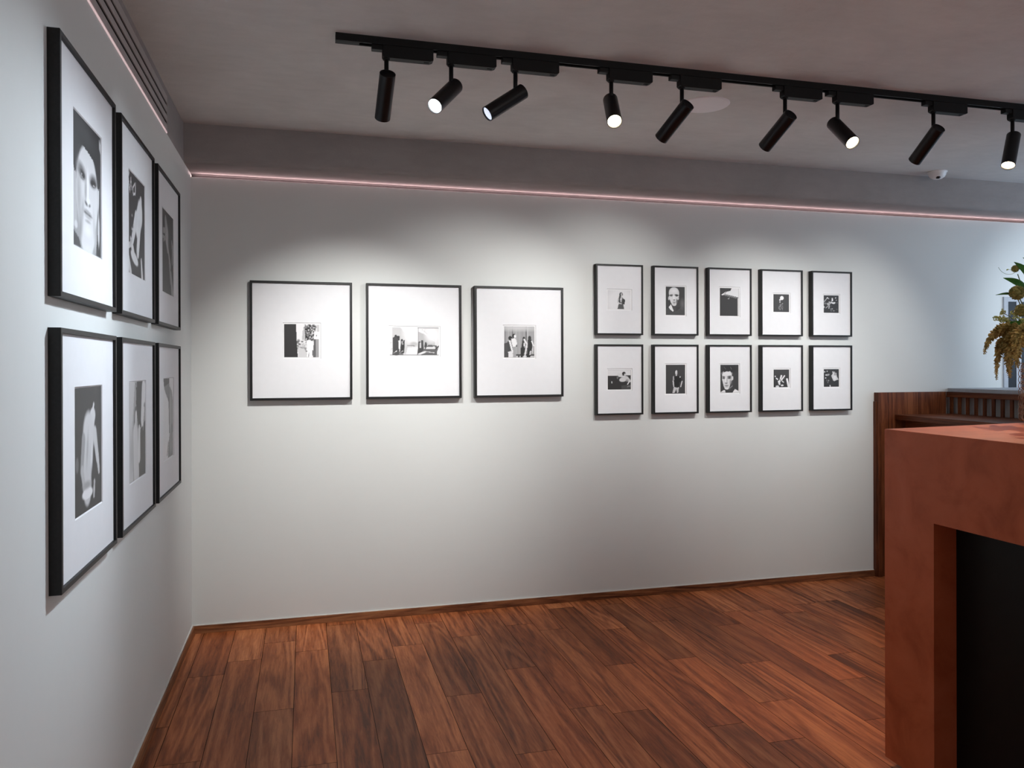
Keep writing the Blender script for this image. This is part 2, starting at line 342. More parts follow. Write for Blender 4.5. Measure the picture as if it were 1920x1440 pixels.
def pic_F1():   # close portrait of a man, dark hair, brows in shade
    p = Pic(72, 110, 0.30); p.poly([(0, 0), (1, 0), (1, 0.42), (0, 0.5)], 0.035); p.poly([(0, 0.40), (0.10, 0.45), (0.14, 0.86), (0, 0.86)], 0.42); p.poly([(0.88, 0.4), (1, 0.4), (1, 1), (0.78, 1), (0.86, 0.85)], 0.045)
    p.ell(0.90, 0.50, 0.035, 0.14, 0.55, 4, 0.3); p.ell(0.915, 0.78, 0.03, 0.13, 0.62, 0, 0.3)
    p.ell(0.49, 0.55, 0.385, 0.37, 0.60, 0, 0.05); p.ell(0.49, 0.80, 0.29, 0.235, 0.62, 0, 0.06)
    p.poly([(0, 0.0), (1, 0.0), (1, 0.32), (0.92, 0.45), (0.87, 0.44), (0.84, 0.30), (0.70, 0.245), (0.48, 0.215), (0.30, 0.20), (0.17, 0.23), (0.12, 0.42), (0.06, 0.46), (0, 0.38)], 0.028)
    p.poly([(0.93, 0.02), (0.99, 0.05), (0.99, 0.13), (0.94, 0.1)], 0.55); p.ell(0.55, 0.10, 0.3, 0.06, 0.05, 5, 0.8)
    p.ell(0.28, 0.405, 0.15, 0.055, 0.16, 6, 0.45); p.ell(0.30, 0.425, 0.125, 0.030, 0.035, 4, 0.3); p.ell(0.71, 0.415, 0.13, 0.05, 0.12, -4, 0.45); p.ell(0.71, 0.432, 0.11, 0.028, 0.03, -4, 0.3)
    p.ell(0.29, 0.455, 0.08, 0.013, 0.22, 3); p.ell(0.73, 0.445, 0.035, 0.008, 0.42, -4); p.ell(0.29, 0.43, 0.02, 0.008, 0.3)
    p.ell(0.51, 0.50, 0.035, 0.12, 0.74, 0, 0.5); p.ell(0.43, 0.53, 0.035, 0.09, 0.36, 4, 0.6); p.ell(0.52, 0.60, 0.055, 0.03, 0.72, 0, 0.4); p.ell(0.45, 0.63, 0.05, 0.014, 0.10, 10, 0.5); p.ell(0.57, 0.63, 0.035, 0.012, 0.16, -8, 0.5)
    p.ell(0.50, 0.705, 0.15, 0.014, 0.08, 2, 0.4); p.ell(0.50, 0.688, 0.12, 0.013, 0.34, 2, 0.5); p.ell(0.51, 0.728, 0.11, 0.015, 0.42, 2, 0.5); p.ell(0.51, 0.765, 0.08, 0.012, 0.32, 0, 0.6)
    p.ell(0.20, 0.62, 0.07, 0.20, 0.38, -6, 0.7); p.ell(0.33, 0.68, 0.04, 0.07, 0.42, 14, 0.7); p.ell(0.51, 0.83, 0.12, 0.045, 0.70, 0, 0.6); p.ell(0.24, 0.86, 0.06, 0.12, 0.30, 24, 0.7); p.ell(0.75, 0.82, 0.04, 0.14, 0.48, -14, 0.7)
    p.ell(0.5, 1.0, 0.16, 0.05, 0.66, 0, 0.5); p.poly([(0, 0.88), (0.2, 0.93), (0.27, 1), (0, 1)], 0.07); p.ell(0.1, 0.84, 0.05, 0.03, 0.6, 0, 0.3)
    return p
def pic_F2():   # nude arm and back reaching down, script marks at the top
    p = Pic(60, 100, 0.055)
    for q in ((0.03, 0.10, 0.10, 0.2, 0.012), (0.10, 0.2, 0.16, 0.06, 0.012), (0.16, 0.06, 0.2, 0.16, 0.012), (0.27, 0.14, 0.38, 0.08, 0.012), (0.27, 0.14, 0.3, 0.2, 0.012), (0.3, 0.2, 0.42, 0.17, 0.012), (0.43, 0.07, 0.42, 0.18, 0.012), (0.02, 0.06, 0.07, 0.02, 0.012)): p.cap(*q, 0.62)
    p.cap(0.76, 0.20, 0.72, 0.34, 0.055, 0.66, 0.13); p.cap(0.70, 0.34, 0.56, 0.47, 0.15, 0.70, 0.14)
    p.cap(0.46, 0.42, 0.26, 0.64, 0.085, 0.66, 0.06); p.cap(0.66, 0.48, 0.56, 0.74, 0.08, 0.66, 0.075)
    p.ell(0.24, 0.74, 0.16, 0.05, 0.64, 35); p.ell(0.36, 0.83, 0.22, 0.055, 0.70, 10); p.cap(0.02, 0.74, 0.2, 0.70, 0.03, 0.6)
    p.cap(0.12, 0.7, 0.2, 0.66, 0.02, 0.5); p.cap(0.0, 0.86, 0.14, 1.0, 0.05, 0.6)
    p.ell(0.3, 0.52, 0.03, 0.02, 0.5); p.ell(0.22, 0.42, 0.03, 0.012, 0.45); p.cap(0.2, 0.55, 0.28, 0.57, 0.012, 0.55)
    p.cap(0.78, 0.82, 0.84, 1.0, 0.035, 0.62, 0.06); return p
def pic_F3():   # dim figure with raised hands
    p = Pic(50, 90, 0.075); p.cap(0.32, 0.12, 0.42, 0.28, 0.07, 0.36, 0.13); p.cap(0.40, 0.28, 0.5, 0.44, 0.12, 0.40, 0.06)
    p.cap(0.12, 0.26, 0.34, 0.24, 0.035, 0.34); p.cap(0.08, 0.34, 0.3, 0.33, 0.02, 0.32); p.cap(0.14, 0.38, 0.34, 0.32, 0.02, 0.3)
    p.cap(0.55, 0.46, 0.72, 0.64, 0.035, 0.36, 0.05); p.cap(0.62, 0.6, 0.76, 0.8, 0.03, 0.26, 0.07); p.cap(0.78, 0.74, 0.92, 1.0, 0.05, 0.34, 0.10)
    p.cap(0.86, 0.32, 0.94, 0.42, 0.03, 0.34, 0.07); p.cap(0.94, 0.42, 0.9, 0.56, 0.05, 0.26); return p
def pic_G1():   # pale back of a seated nude on black
    p = Pic(60, 100, 0.035); p.cap(0.70, 0.15, 0.62, 0.30, 0.02, 0.62, 0.055); p.ell(0.66, 0.24, 0.10, 0.065, 0.58); p.cap(0.66, 0.28, 0.60, 0.36, 0.07, 0.55, 0.10)
    p.cap(0.50, 0.40, 0.40, 0.62, 0.20, 0.52, 0.17); p.cap(0.42, 0.6, 0.46, 0.82, 0.18, 0.50, 0.14); p.cap(0.74, 0.40, 0.84, 0.60, 0.07, 0.50, 0.05); p.cap(0.85, 0.6, 0.90, 0.72, 0.045, 0.5, 0.03)
    p.cap(0.32, 0.42, 0.26, 0.66, 0.06, 0.28, 0.05); p.cap(0.27, 0.66, 0.36, 0.84, 0.045, 0.40); p.ell(0.46, 0.50, 0.03, 0.13, 0.36, 12, 0.6); p.ell(0.62, 0.58, 0.035, 0.1, 0.62, 12, 0.6)
    p.ell(0.46, 0.86, 0.19, 0.045, 0.70); p.cap(0.72, 0.80, 0.70, 0.9, 0.03, 0.45); p.ell(0.1, 0.6, 0.05, 0.06, 0.14); p.ell(0.44, 0.79, 0.14, 0.03, 0.3, 0, 0.5); return p
def pic_G2():   # entwined pale figures
    p = Pic(56, 96, 0.34); p.poly([(0, 0), (0.35, 0), (0.2, 0.5), (0.24, 1), (0, 1)], 0.55); p.poly([(0.48, 0), (1, 0), (0.72, 0.48), (0.55, 0.48), (0.42, 0.22)], 0.05)
    p.poly([(0.7, 0.5), (1, 0.42), (1, 1), (0.5, 1), (0.55, 0.78)], 0.06); p.cap(0.9, 0.1, 0.8, 0.4, 0.12, 0.66, 0.08); p.cap(0.95, 0.28, 0.86, 0.5, 0.05, 0.2, 0.03); p.cap(0.92, 0.3, 0.84, 0.46, 0.025, 0.68)
    p.cap(0.40, 0.32, 0.38, 0.54, 0.07, 0.12, 0.10); p.cap(0.42, 0.34, 0.40, 0.52, 0.045, 0.66, 0.05); p.cap(0.38, 0.56, 0.44, 0.95, 0.14, 0.60, 0.15); p.cap(0.62, 0.5, 0.60, 0.78, 0.05, 0.66, 0.07)
    p.cap(0.42, 0.02, 0.5, 0.25, 0.012, 0.02); p.cap(0.03, 0.02, 0.03, 0.98, 0.015, 0.12); p.ell(0.15, 0.7, 0.1, 0.2, 0.42, 0, 0.6); return p
def pic_G3():   # side of a torso against white
    p = Pic(44, 90, 0.66); p.poly([(0.05, 0), (0.6, 0), (0.62, 0.10), (0.85, 0.16), (0.95, 0.3), (0.93, 0.75), (0.95, 1), (0.45, 1), (0.48, 0.9), (0.62, 0.7), (0.55, 0.3), (0.25, 0.18), (0.12, 0.12)], 0.20)
    p.poly([(0.05, 0), (0.6, 0), (0.6, 0.06), (0.1, 0.1)], 0.08); p.ell(0.74, 0.45, 0.12, 0.28, 0.36, 0, 0.5); p.cap(0.55, 0.25, 0.60, 0.68, 0.02, 0.08); p.cap(0.84, 0.6, 0.9, 0.75, 0.02, 0.06)
    p.cap(0.38, 0.95, 0.5, 0.8, 0.02, 0.1); p.ell(0.75, 0.85, 0.12, 0.1, 0.30, 0, 0.5); return p
def pic_L1():   # street: black wall, tree, figure in white from behind
    p = Pic(90, 88, 0.74); p.blobs(90, 0.60, 0.88, 0.03, 0.47, 0.02, 0.06, 0.01, 0.06, 5); p.blobs(110, 0.58, 0.92, 0.02, 0.5, 0.008, 0.022, 0.02, 0.65, 4)
    p.poly([(0.52, 0.2), (0.58, 0.1), (0.6, 0.5), (0.5, 0.52)], 0.45); p.blobs(70, 0.37, 0.65, 0.48, 0.85, 0.012, 0.04, 0.02, 0.7, 6); p.poly([(0.39, 0.68), (0.56, 0.75), (0.66, 0.9), (0.7, 1), (0.40, 1)], 0.56)
    p.poly([(0.84, 0.45), (0.90, 0.45), (0.90, 1), (0.82, 1)], 0.09); p.poly([(0.90, 0.45), (0.98, 0.45), (0.98, 1), (0.90, 1)], 0.30); p.poly([(0.80, 0.78), (0.86, 0.8), (0.86, 0.98), (0.8, 0.94)], 0.12)
    p.poly([(0.85, 0.22), (1, 0.22), (1, 0.45), (0.84, 0.45)], 0.76); p.poly([(0.91, 0.32), (0.93, 0.3), (0.92, 0.37), (0.9, 0.36)], 0.08); p.poly([(0.93, 0.02), (0.99, 0.02), (0.99, 0.22), (0.93, 0.22)], 0.5)
    p.ell(0.705, 0.56, 0.075, 0.09, 0.8, 0, 0.15); p.poly([(0.64, 0.56), (0.79, 0.56), (0.79, 0.8), (0.76, 1), (0.71, 1), (0.70, 0.85), (0.67, 1), (0.64, 0.96), (0.66, 0.8)], 0.8); p.cap(0.70, 0.86, 0.69, 0.99, 0.008, 0.2)
    p.poly([(0, 0), (0.335, 0), (0.355, 0.5), (0.385, 1), (0, 1)], 0.028); return p
def pic_L2():   # two frames of a street: people leaning by a wall, cars
    p = Pic(92, 54, 0.6); p.poly([(0.05, 0), (0.2, 0), (0.5, 0.55), (0.36, 0.95), (0.05, 0.9)], 0.42, 0.3); p.ell(0.47, 0.22, 0.16, 0.32, 0.78, 0, 0.6); p.poly([(0.36, 0.72), (0.57, 0.72), (0.57, 1), (0.32, 1)], 0.68); p.ell(0.49, 0.6, 0.08, 0.09, 0.42, 0, 0.4); p.cap(0.36, 0.64, 0.5, 0.66, 0.010, 0.12)
    for q in ((0.12, 0.29, 0.13, 0.95, 0.022, 0.058), (0.17, 0.33, 0.14, 0.95, 0.03, 0.045), (0.245, 0.44, 0.24, 0.9, 0.018, 0.035), (0.29, 0.46, 0.26, 0.9, 0.014, 0.03)): p.cap(q[0], q[1], q[2], q[3], q[4], 0.03, q[5])
    p.poly([(0.06, 0.36), (0.14, 0.33), (0.19, 0.5), (0.16, 1), (0.06, 1)], 0.05); p.cap(0.19, 0.48, 0.2, 0.76, 0.016, 0.72); p.cap(0.245, 0.5, 0.26, 0.6, 0.016, 0.3); p.cap(0.07, 0.93, 0.14, 0.84, 0.012, 0.55); p.cap(0.2, 0.92, 0.26, 0.84, 0.010, 0.6); p.poly([(0.05, 0.9), (0.25, 0.85), (0.28, 1), (0.05, 1)], 0.07, 0.2)
    p.poly([(0.575, 0.0), (0.585, 0), (0.585, 1), (0.575, 1)], 0.2); p.poly([(0.58, 0.15), (0.7, 0.24), (0.92, 0.52), (0.92, 0.66), (0.58, 0.75)], 0.40); p.poly([(0.62, 0.03), (0.92, 0.48), (0.9, 0.38), (0.75, 0.2)], 0.32); p.ell(0.86, 0.28, 0.12, 0.22, 0.74, 0, 0.6)
    for q in ((0.605, 0.52, 0.60, 0.95, 0.022, 0.045), (0.655, 0.47, 0.65, 0.95, 0.02, 0.05), (0.73, 0.54, 0.73, 0.7, 0.018, 0.03)): p.cap(q[0], q[1], q[2], q[3], q[4], 0.05, q[5])
    p.cap(0.62, 0.55, 0.62, 0.72, 0.014, 0.45); p.poly([(0.72, 0.72), (0.78, 0.62), (0.95, 0.64), (0.98, 0.75), (0.98, 1), (0.6, 1), (0.62, 0.92)], 0.10); p.poly([(0.75, 0.70), (0.92, 0.68), (0.93, 0.76), (0.73, 0.76)], 0.58); p.cap(0.72, 0.86, 0.9, 0.9, 0.012, 0.5); p.cap(0.6, 0.95, 0.7, 0.88, 0.03, 0.6); p.cap(0.93, 0.78, 1, 0.66, 0.016, 0.05); p.poly([(0.97, 0.8), (1, 0.75), (1, 1), (0.955, 1)], 0.75)
    p.poly([(0, 0.975), (1, 0.975), (1, 1), (0, 1)], 0.08); p.poly([(0.56, 0), (0.99, 0), (0.99, 0.022), (0.56, 0.022)], 0.22); p.poly([(0, 0.0), (0.05, 0), (0.05, 0.97), (0, 0.97)], 0.72); p.blobs(8, 0.0, 0.04, 0.4, 0.95, 0.008, 0.02, 0.3, 0.6, 3); return p
def pic_L3():   # four people by corrugated wall
    p = Pic(60, 62, 0.30); 
    for x, v in ((0.04, 0.2), (0.14, 0.36), (0.27, 0.14), (0.4, 0.36), (0.5, 0.34), (0.6, 0.27), (0.73, 0.09), (0.78, 0.42), (0.9, 0.3)): p.cap(x, 0, x, 1, 0.018, v)
    p.ell(0.45, 0.05, 0.6, 0.08, 0.5, 0, 0.8); p.poly([(0, 0.55), (0.15, 0.5), (0.18, 1), (0, 1)], 0.06); p.poly([(0.36, 0.9), (1, 0.9), (1, 0.94), (0.36, 0.94)], 0.05); p.poly([(0.36, 0.95), (1, 0.95), (1, 1), (0.36, 1)], 0.5); p.ell(0.48, 0.97, 0.03, 0.025, 0.02)
    p.ell(0.20, 0.38, 0.065, 0.07, 0.015); p.poly([(0.1, 0.5), (0.2, 0.44), (0.24, 0.6), (0.24, 0.8), (0.12, 0.8)], 0.05); p.cap(0.18, 0.47, 0.28, 0.84, 0.022, 0.75, 0.028); p.poly([(0.13, 0.82), (0.27, 0.78), (0.30, 1), (0.15, 1)], 0.68)
    p.ell(0.32, 0.31, 0.055, 0.075, 0.02); p.ell(0.355, 0.32, 0.035, 0.05, 0.75); p.poly([(0.23, 0.4), (0.36, 0.38), (0.42, 0.55), (0.36, 0.66), (0.28, 0.66)], 0.74); p.cap(0.38, 0.42, 0.42, 0.56, 0.012, 0.7); p.poly([(0.28, 0.66), (0.37, 0.66), (0.39, 1), (0.30, 1)], 0.33); p.ell(0.41, 0.63, 0.02, 0.025, 0.04)
    p.ell(0.65, 0.40, 0.045, 0.07, 0.02); p.cap(0.64, 0.40, 0.61, 0.68, 0.03, 0.03, 0.045); p.poly([(0.55, 0.68), (0.70, 0.68), (0.67, 0.84), (0.60, 1), (0.54, 1)], 0.02); p.cap(0.66, 0.42, 0.74, 0.55, 0.025, 0.72); p.cap(0.75, 0.55, 0.68, 0.98, 0.022, 0.66); p.cap(0.66, 0.55, 0.66, 0.62, 0.02, 0.75)
    p.ell(0.84, 0.38, 0.055, 0.08, 0.03); p.poly([(0.78, 0.42), (0.9, 0.42), (0.93, 0.65), (0.86, 1), (0.74, 1), (0.77, 0.65)], 0.02); p.cap(0.91, 0.47, 0.97, 0.62, 0.016, 0.75); p.cap(0.95, 0.66, 0.93, 0.85, 0.014, 0.55); p.cap(0.87, 0.8, 0.85, 0.9, 0.018, 0.6); return p
def pic_S11():  # woman standing, hand to face, on white
    p = Pic(60, 48, 0.72); p.A = 0.72 - 0.28 * np.clip(np.hypot((p.X - 0.55) / 0.6, (p.Y - 0.6) / 0.75) - 0.7, 0, 1) ** 1.2
    p.ell(0.585, 0.22, 0.078, 0.12, 0.05); p.cap(0.56, 0.2, 0.53, 0.42, 0.04, 0.06, 0.05); p.poly([(0.46, 0.42), (0.62, 0.36), (0.76, 0.5), (0.72, 0.75), (0.50, 0.75)], 0.05); p.poly([(0.54, 0.44), (0.64, 0.4), (0.6, 0.64), (0.56, 0.64)], 0.5)
    p.cap(0.62, 0.25, 0.57, 0.5, 0.022, 0.6); p.cap(0.46, 0.45, 0.45, 0.66, 0.025, 0.55); p.cap(0.45, 0.67, 0.6, 0.71, 0.022, 0.62); p.ell(0.60, 0.2, 0.03, 0.06, 0.5); p.poly([(0.48, 0.72), (0.68, 0.74), (0.72, 1), (0.42, 1)], 0.08); p.poly([(0.69, 0.5), (0.76, 0.5), (0.74, 0.74), (0.68, 0.72)], 0.03); return p
def pic_S12():  # shaven-headed man half lit
    p = Pic(60, 80, 0.032); p.ell(0.43, 0.22, 0.27, 0.20, 0.56, 0, 0.05); p.poly([(0.17, 0.24), (0.69, 0.24), (0.68, 0.42), (0.60, 0.58), (0.52, 0.66), (0.38, 0.66), (0.28, 0.58), (0.19, 0.42)], 0.58); p.ell(0.44, 0.63, 0.115, 0.045, 0.56, 0, 0.2)
    p.ell(0.42, 0.14, 0.16, 0.07, 0.68, 0, 0.7); p.ell(0.16, 0.41, 0.035, 0.065, 0.46, 0, 0.2)
    p.poly([(0.56, 0.42), (0.72, 0.36), (0.72, 0.72), (0.52, 0.72), (0.56, 0.60)], 0.04); p.ell(0.63, 0.41, 0.055, 0.05, 0.55, 0, 0.4); p.ell(0.58, 0.52, 0.04, 0.06, 0.12, 0, 0.6)
    p.ell(0.28, 0.30, 0.105, 0.026, 0.05, -4, 0.35); p.ell(0.57, 0.295, 0.115, 0.030, 0.03, 4, 0.35); p.ell(0.29, 0.335, 0.06, 0.012, 0.14, 0, 0.4); p.ell(0.57, 0.33, 0.06, 0.014, 0.06, 0, 0.4)
    p.ell(0.42, 0.37, 0.03, 0.09, 0.70, 0, 0.5); p.ell(0.44, 0.465, 0.055, 0.020, 0.03, 0, 0.4); p.ell(0.43, 0.435, 0.035, 0.02, 0.62, 0, 0.4); p.ell(0.44, 0.545, 0.085, 0.011, 0.05, 0, 0.4); p.ell(0.44, 0.575, 0.07, 0.014, 0.36, 0, 0.5); p.ell(0.44, 0.60, 0.06, 0.009, 0.2, 0, 0.5)
    p.poly([(0.27, 0.58), (0.36, 0.67), (0.52, 0.70), (0.56, 0.88), (0.36, 0.90), (0.24, 0.74)], 0.045); p.poly([(0.15, 0.72), (0.27, 0.62), (0.41, 0.85), (0.37, 0.88), (0.22, 0.80)], 0.66); p.poly([(0.0, 0.80), (0.14, 0.74), (0.36, 0.91), (0.60, 0.84), (0.80, 0.72), (1, 0.80), (1, 1), (0, 1)], 0.05); p.ell(0.88, 0.60, 0.10, 0.14, 0.10, 0, 0.8); return p
def pic_S13():  # dark sheet with a pale corner
    p = Pic(46, 62, 0.035); p.poly([(0.62, 0), (1, 0), (1, 0.34), (0.95, 0.32), (0.3, 0.22), (0.15, 0.26), (0.08, 0.24), (0.3, 0.14), (0.56, 0.1)], 0.66); p.poly([(0.2, 0.24), (0.3, 0.22), (0.93, 0.33), (0.9, 0.37), (0.25, 0.27)], 0.16); p.cap(0.12, 0.24, 0.32, 0.15, 0.015, 0.74); p.cap(0.22, 0.22, 0.32, 0.16, 0.01, 0.08)
    p.ell(0.46, 0.38, 0.04, 0.02, 0.3); p.cap(0.5, 0.34, 0.48, 0.38, 0.008, 0.3); p.poly([(0.95, 0.34), (1.0, 0.34), (1.0, 1), (0.95, 1)], 0.66); return p
def pic_S14():  # glowing balls over faint lights
    p = Pic(46, 50, 0.045); p.ell(0.54, 0.21, 0.115, 0.115, 0.8, 0, 0.12); p.ell(0.42, 0.32, 0.05, 0.05, 0.7); p.ell(0.42, 0.44, 0.035, 0.035, 0.7); p.cap(0.42, 0.55, 0.46, 0.64, 0.015, 0.25); p.cap(0.46, 0.64, 0.58, 0.52, 0.015, 0.22); p.ell(0.58, 0.53, 0.03, 0.03, 0.35)
    p.ell(0.42, 0.76, 0.08, 0.12, 0.22, 0, 0.3); p.ell(0.43, 0.77, 0.04, 0.07, 0.04); p.cap(0.56, 0.62, 0.58, 0.9, 0.012, 0.2); p.blobs(8, 0.3, 0.65, 0.65, 0.92, 0.012, 0.025, 0.12, 0.3, 2); return p
def pic_S15():  # crowd and raised arms in a flash
    p = Pic(46, 52, 0.03); p.cap(0.04, 0.36, 0.24, 0.14, 0.035, 0.3, 0.025); p.ell(0.25, 0.15, 0.05, 0.035, 0.7); p.cap(0.28, 0.15, 0.34, 0.2, 0.02, 0.4); p.cap(0.57, 0.18, 0.58, 0.30, 0.04, 0.74); p.cap(0.53, 0.42, 0.66, 0.44, 0.035, 0.75, 0.04); p.cap(0.66, 0.45, 0.74, 0.42, 0.04, 0.72)
    p.ell(0.30, 0.50, 0.09, 0.07, 0.38, 30); p.cap(0.38, 0.52, 0.52, 0.32, 0.035, 0.4, 0.02); p.cap(0.36, 0.38, 0.38, 0.4, 0.025, 0.75); p.cap(0.45, 0.42, 0.46, 0.44, 0.02, 0.75); p.ell(0.10, 0.47, 0.1, 0.05, 0.16); p.cap(0.14, 0.72, 0.36, 0.57, 0.03, 0.26); p.cap(0.38, 0.6, 0.34, 0.74, 0.03, 0.4); p.poly([(0, 0.6), (0.08, 0.68), (0, 0.74)], 0.6)
    p.ell(0.80, 0.14, 0.045, 0.04, 0.45, -40); p.ell(0.84, 0.27, 0.035, 0.03, 0.3); p.ell(0.56, 0.77, 0.045, 0.03, 0.4); p.ell(0.67, 0.88, 0.07, 0.03, 0.2); p.cap(0.46, 0.76, 0.5, 0.9, 0.03, 0.14); p.blobs(10, 0.05, 0.95, 0.4, 0.9, 0.01, 0.03, 0.06, 0.2, 9); return p
def pic_S21():  # person reclining on dark ground, pale sky
    p = Pic(60, 48, 0.035); p.poly([(0, 0), (1, 0), (1, 0.3), (0.0, 0.3)], 0.66); p.poly([(0, 0.31), (1, 0.28), (1, 1), (0, 1)], 0.03); p.cap(0.45, 0.26, 0.6, 0.22, 0.055, 0.6, 0.03); p.ell(0.50, 0.24, 0.08, 0.07, 0.62); p.cap(0.5, 0.32, 0.78, 0.36, 0.045, 0.62); p.ell(0.70, 0.20, 0.08, 0.10, 0.02); p.ell(0.75, 0.25, 0.045, 0.06, 0.55)
    p.ell(0.66, 0.50, 0.16, 0.11, 0.60, -12); p.cap(0.8, 0.4, 0.95, 0.58, 0.08, 0.56, 0.06); p.ell(0.84, 0.54, 0.06, 0.06, 0.28, 0, 0.5); p.cap(0.92, 0.62, 0.86, 0.74, 0.022, 0.7); p.poly([(0.38, 0.34), (0.46, 0.36), (0.44, 0.48), (0.4, 0.45)], 0.16); p.cap(0.17, 0.60, 0.18, 0.67, 0.018, 0.7); p.cap(0.86, 0.86, 0.98, 0.83, 0.02, 0.4); p.poly([(0.6, 0.8), (1, 0.75), (1, 1), (0.6, 1)], 0.09, 0.4)
    p.poly([(0, 0), (1, 0), (1, 0.02), (0, 0.02)], 0.3); return p
def pic_S22():  # man in black polo shirt
    p = Pic(48, 66, 0.045); p.ell(0.55, 0.22, 0.075, 0.05, 0.02); p.ell(0.55, 0.27, 0.062, 0.08, 0.66); p.poly([(0.57, 0.2), (0.62, 0.24), (0.60, 0.34), (0.57, 0.34)], 0.2); p.cap(0.54, 0.34, 0.54, 0.38, 0.03, 0.55); p.poly([(0.40, 0.42), (0.5, 0.38), (0.6, 0.38), (0.80, 0.44), (0.82, 0.56), (0.7, 0.62), (0.68, 0.78), (0.42, 0.76)], 0.014)
    p.cap(0.40, 0.42, 0.38, 0.58, 0.03, 0.36); p.cap(0.38, 0.58, 0.41, 0.75, 0.025, 0.62); p.cap(0.84, 0.58, 0.77, 0.76, 0.022, 0.6); p.ell(0.74, 0.42, 0.025, 0.025, 0.65); p.poly([(0.41, 0.76), (0.55, 0.8), (0.68, 0.78), (0.64, 0.98), (0.58, 0.98), (0.54, 0.84), (0.45, 0.98), (0.34, 0.98)], 0.48); p.cap(0.43, 0.5, 0.42, 0.68, 0.008, 0.3); return p
def pic_S23():  # man's face half in shade, white collar
    p = Pic(60, 80, 0.045); p.ell(0.5, 0.14, 0.40, 0.15, 0.028, 0, 0.5); p.poly([(0.10, 0.34), (0.16, 0.25), (0.30, 0.225), (0.52, 0.215), (0.60, 0.28), (0.64, 0.40), (0.70, 0.42), (0.71, 0.52), (0.62, 0.60), (0.54, 0.72), (0.46, 0.86), (0.36, 0.895), (0.24, 0.86), (0.17, 0.74), (0.10, 0.55)], 0.60)
    p.ell(0.36, 0.31, 0.20, 0.06, 0.68, 0, 0.7); p.poly([(0.20, 0.16), (0.66, 0.14), (0.62, 0.30), (0.54, 0.225), (0.44, 0.25), (0.36, 0.235), (0.18, 0.27)], 0.03)
    p.ell(0.18, 0.425, 0.09, 0.017, 0.05, 8, 0.35); p.ell(0.50, 0.415, 0.13, 0.02, 0.04, -5, 0.35); p.ell(0.18, 0.475, 0.075, 0.028, 0.06, 4, 0.4); p.ell(0.50, 0.47, 0.105, 0.032, 0.05, -3, 0.4); p.ell(0.18, 0.51, 0.05, 0.01, 0.4, 4); p.ell(0.50, 0.51, 0.07, 0.01, 0.38, -3)
    p.ell(0.30, 0.53, 0.028, 0.10, 0.74, 3, 0.5); p.ell(0.36, 0.55, 0.025, 0.09, 0.34, 3, 0.6); p.ell(0.32, 0.655, 0.07, 0.022, 0.05, 0, 0.4); p.ell(0.31, 0.625, 0.04, 0.02, 0.66, 0, 0.4)
    p.ell(0.34, 0.735, 0.11, 0.012, 0.06, 0, 0.4); p.ell(0.34, 0.76, 0.09, 0.014, 0.34, 0, 0.5); p.ell(0.34, 0.79, 0.07, 0.008, 0.16, 0, 0.5); p.ell(0.35, 0.84, 0.08, 0.022, 0.68, 0, 0.5)
    p.poly([(0.56, 0.60), (0.70, 0.53), (0.68, 0.80), (0.5, 0.92), (0.46, 0.88), (0.52, 0.76)], 0.06); p.ell(0.56, 0.60, 0.05, 0.08, 0.30, 20, 0.7); p.cap(0.50, 0.84, 0.66, 0.76, 0.014, 0.24)
    p.poly([(0, 0.98), (0.16, 0.91), (0.25, 0.90), (0.28, 1), (0, 1)], 0.66); p.poly([(0.66, 1), (0.80, 0.87), (1, 0.94), (1, 1)], 0.72); p.cap(0.2, 0.08, 0.3, 0.16, 0.01, 0.10); p.cap(0.55, 0.08, 0.62, 0.16, 0.012, 0.14); return p
def pic_S24():  # flash-lit hands in a crowd
    p = Pic(46, 50, 0.045); p.grad(0.055, 0.03); 
    for q in ((0.10, 0.38, 0.11, 0.39, 0.035, 0.75), (0.18, 0.5, 0.25, 0.55, 0.035, 0.75), (0.33, 0.68, 0.38, 0.82, 0.055, 0.7), (0.38, 0.7, 0.5, 0.36, 0.05, 0.72), (0.5, 0.6, 0.70, 0.36, 0.04, 0.72), (0.55, 0.66, 0.64, 0.72, 0.03, 0.6), (0.48, 0.34, 0.49, 0.42, 0.03, 0.7), (0.86, 0.55, 0.92, 0.78, 0.055, 0.78), (0.92, 0.8, 0.96, 0.95, 0.06, 0.7)): p.cap(q[0], q[1], q[2], q[3], q[4], q[5])
    p.ell(0.45, 0.6, 0.03, 0.03, 0.05); p.ell(0.40, 0.55, 0.02, 0.03, 0.06); p.ell(0.55, 0.9, 0.09, 0.045, 0.65); p.ell(0.24, 0.96, 0.11, 0.06, 0.6); p.ell(0.72, 0.52, 0.015, 0.015, 0.6); return p
def pic_S25():  # person in pale coat, dotted lights
    p = Pic(46, 52, 0.035); p.poly([(0.55, 0.14), (0.64, 0.12), (0.82, 0.2), (0.86, 0.4), (0.97, 0.6), (0.86, 0.62), (0.72, 0.68), (0.62, 0.66), (0.58, 0.55), (0.49, 0.38), (0.60, 0.24)], 0.55); p.ell(0.75, 0.22, 0.045, 0.04, 0.12); p.ell(0.74, 0.32, 0.05, 0.03, 0.05); p.ell(0.72, 0.48, 0.10, 0.12, 0.66, 0, 0.4); p.ell(0.64, 0.16, 0.025, 0.03, 0.1)
    p.ell(0.16, 0.33, 0.055, 0.035, 0.8); p.ell(0.28, 0.32, 0.09, 0.045, 0.4, -15, 0.5); p.ell(0.05, 0.15, 0.05, 0.035, 0.6); p.ell(0.22, 0.12, 0.04, 0.035, 0.5); p.ell(0.12, 0.50, 0.04, 0.035, 0.7); p.ell(0.31, 0.65, 0.045, 0.04, 0.28); p.ell(0.27, 0.75, 0.04, 0.04, 0.15); p.cap(0.18, 0.6, 0.2, 0.68, 0.015, 0.18); p.cap(0.41, 0.92, 0.42, 1.0, 0.025, 0.68); return p

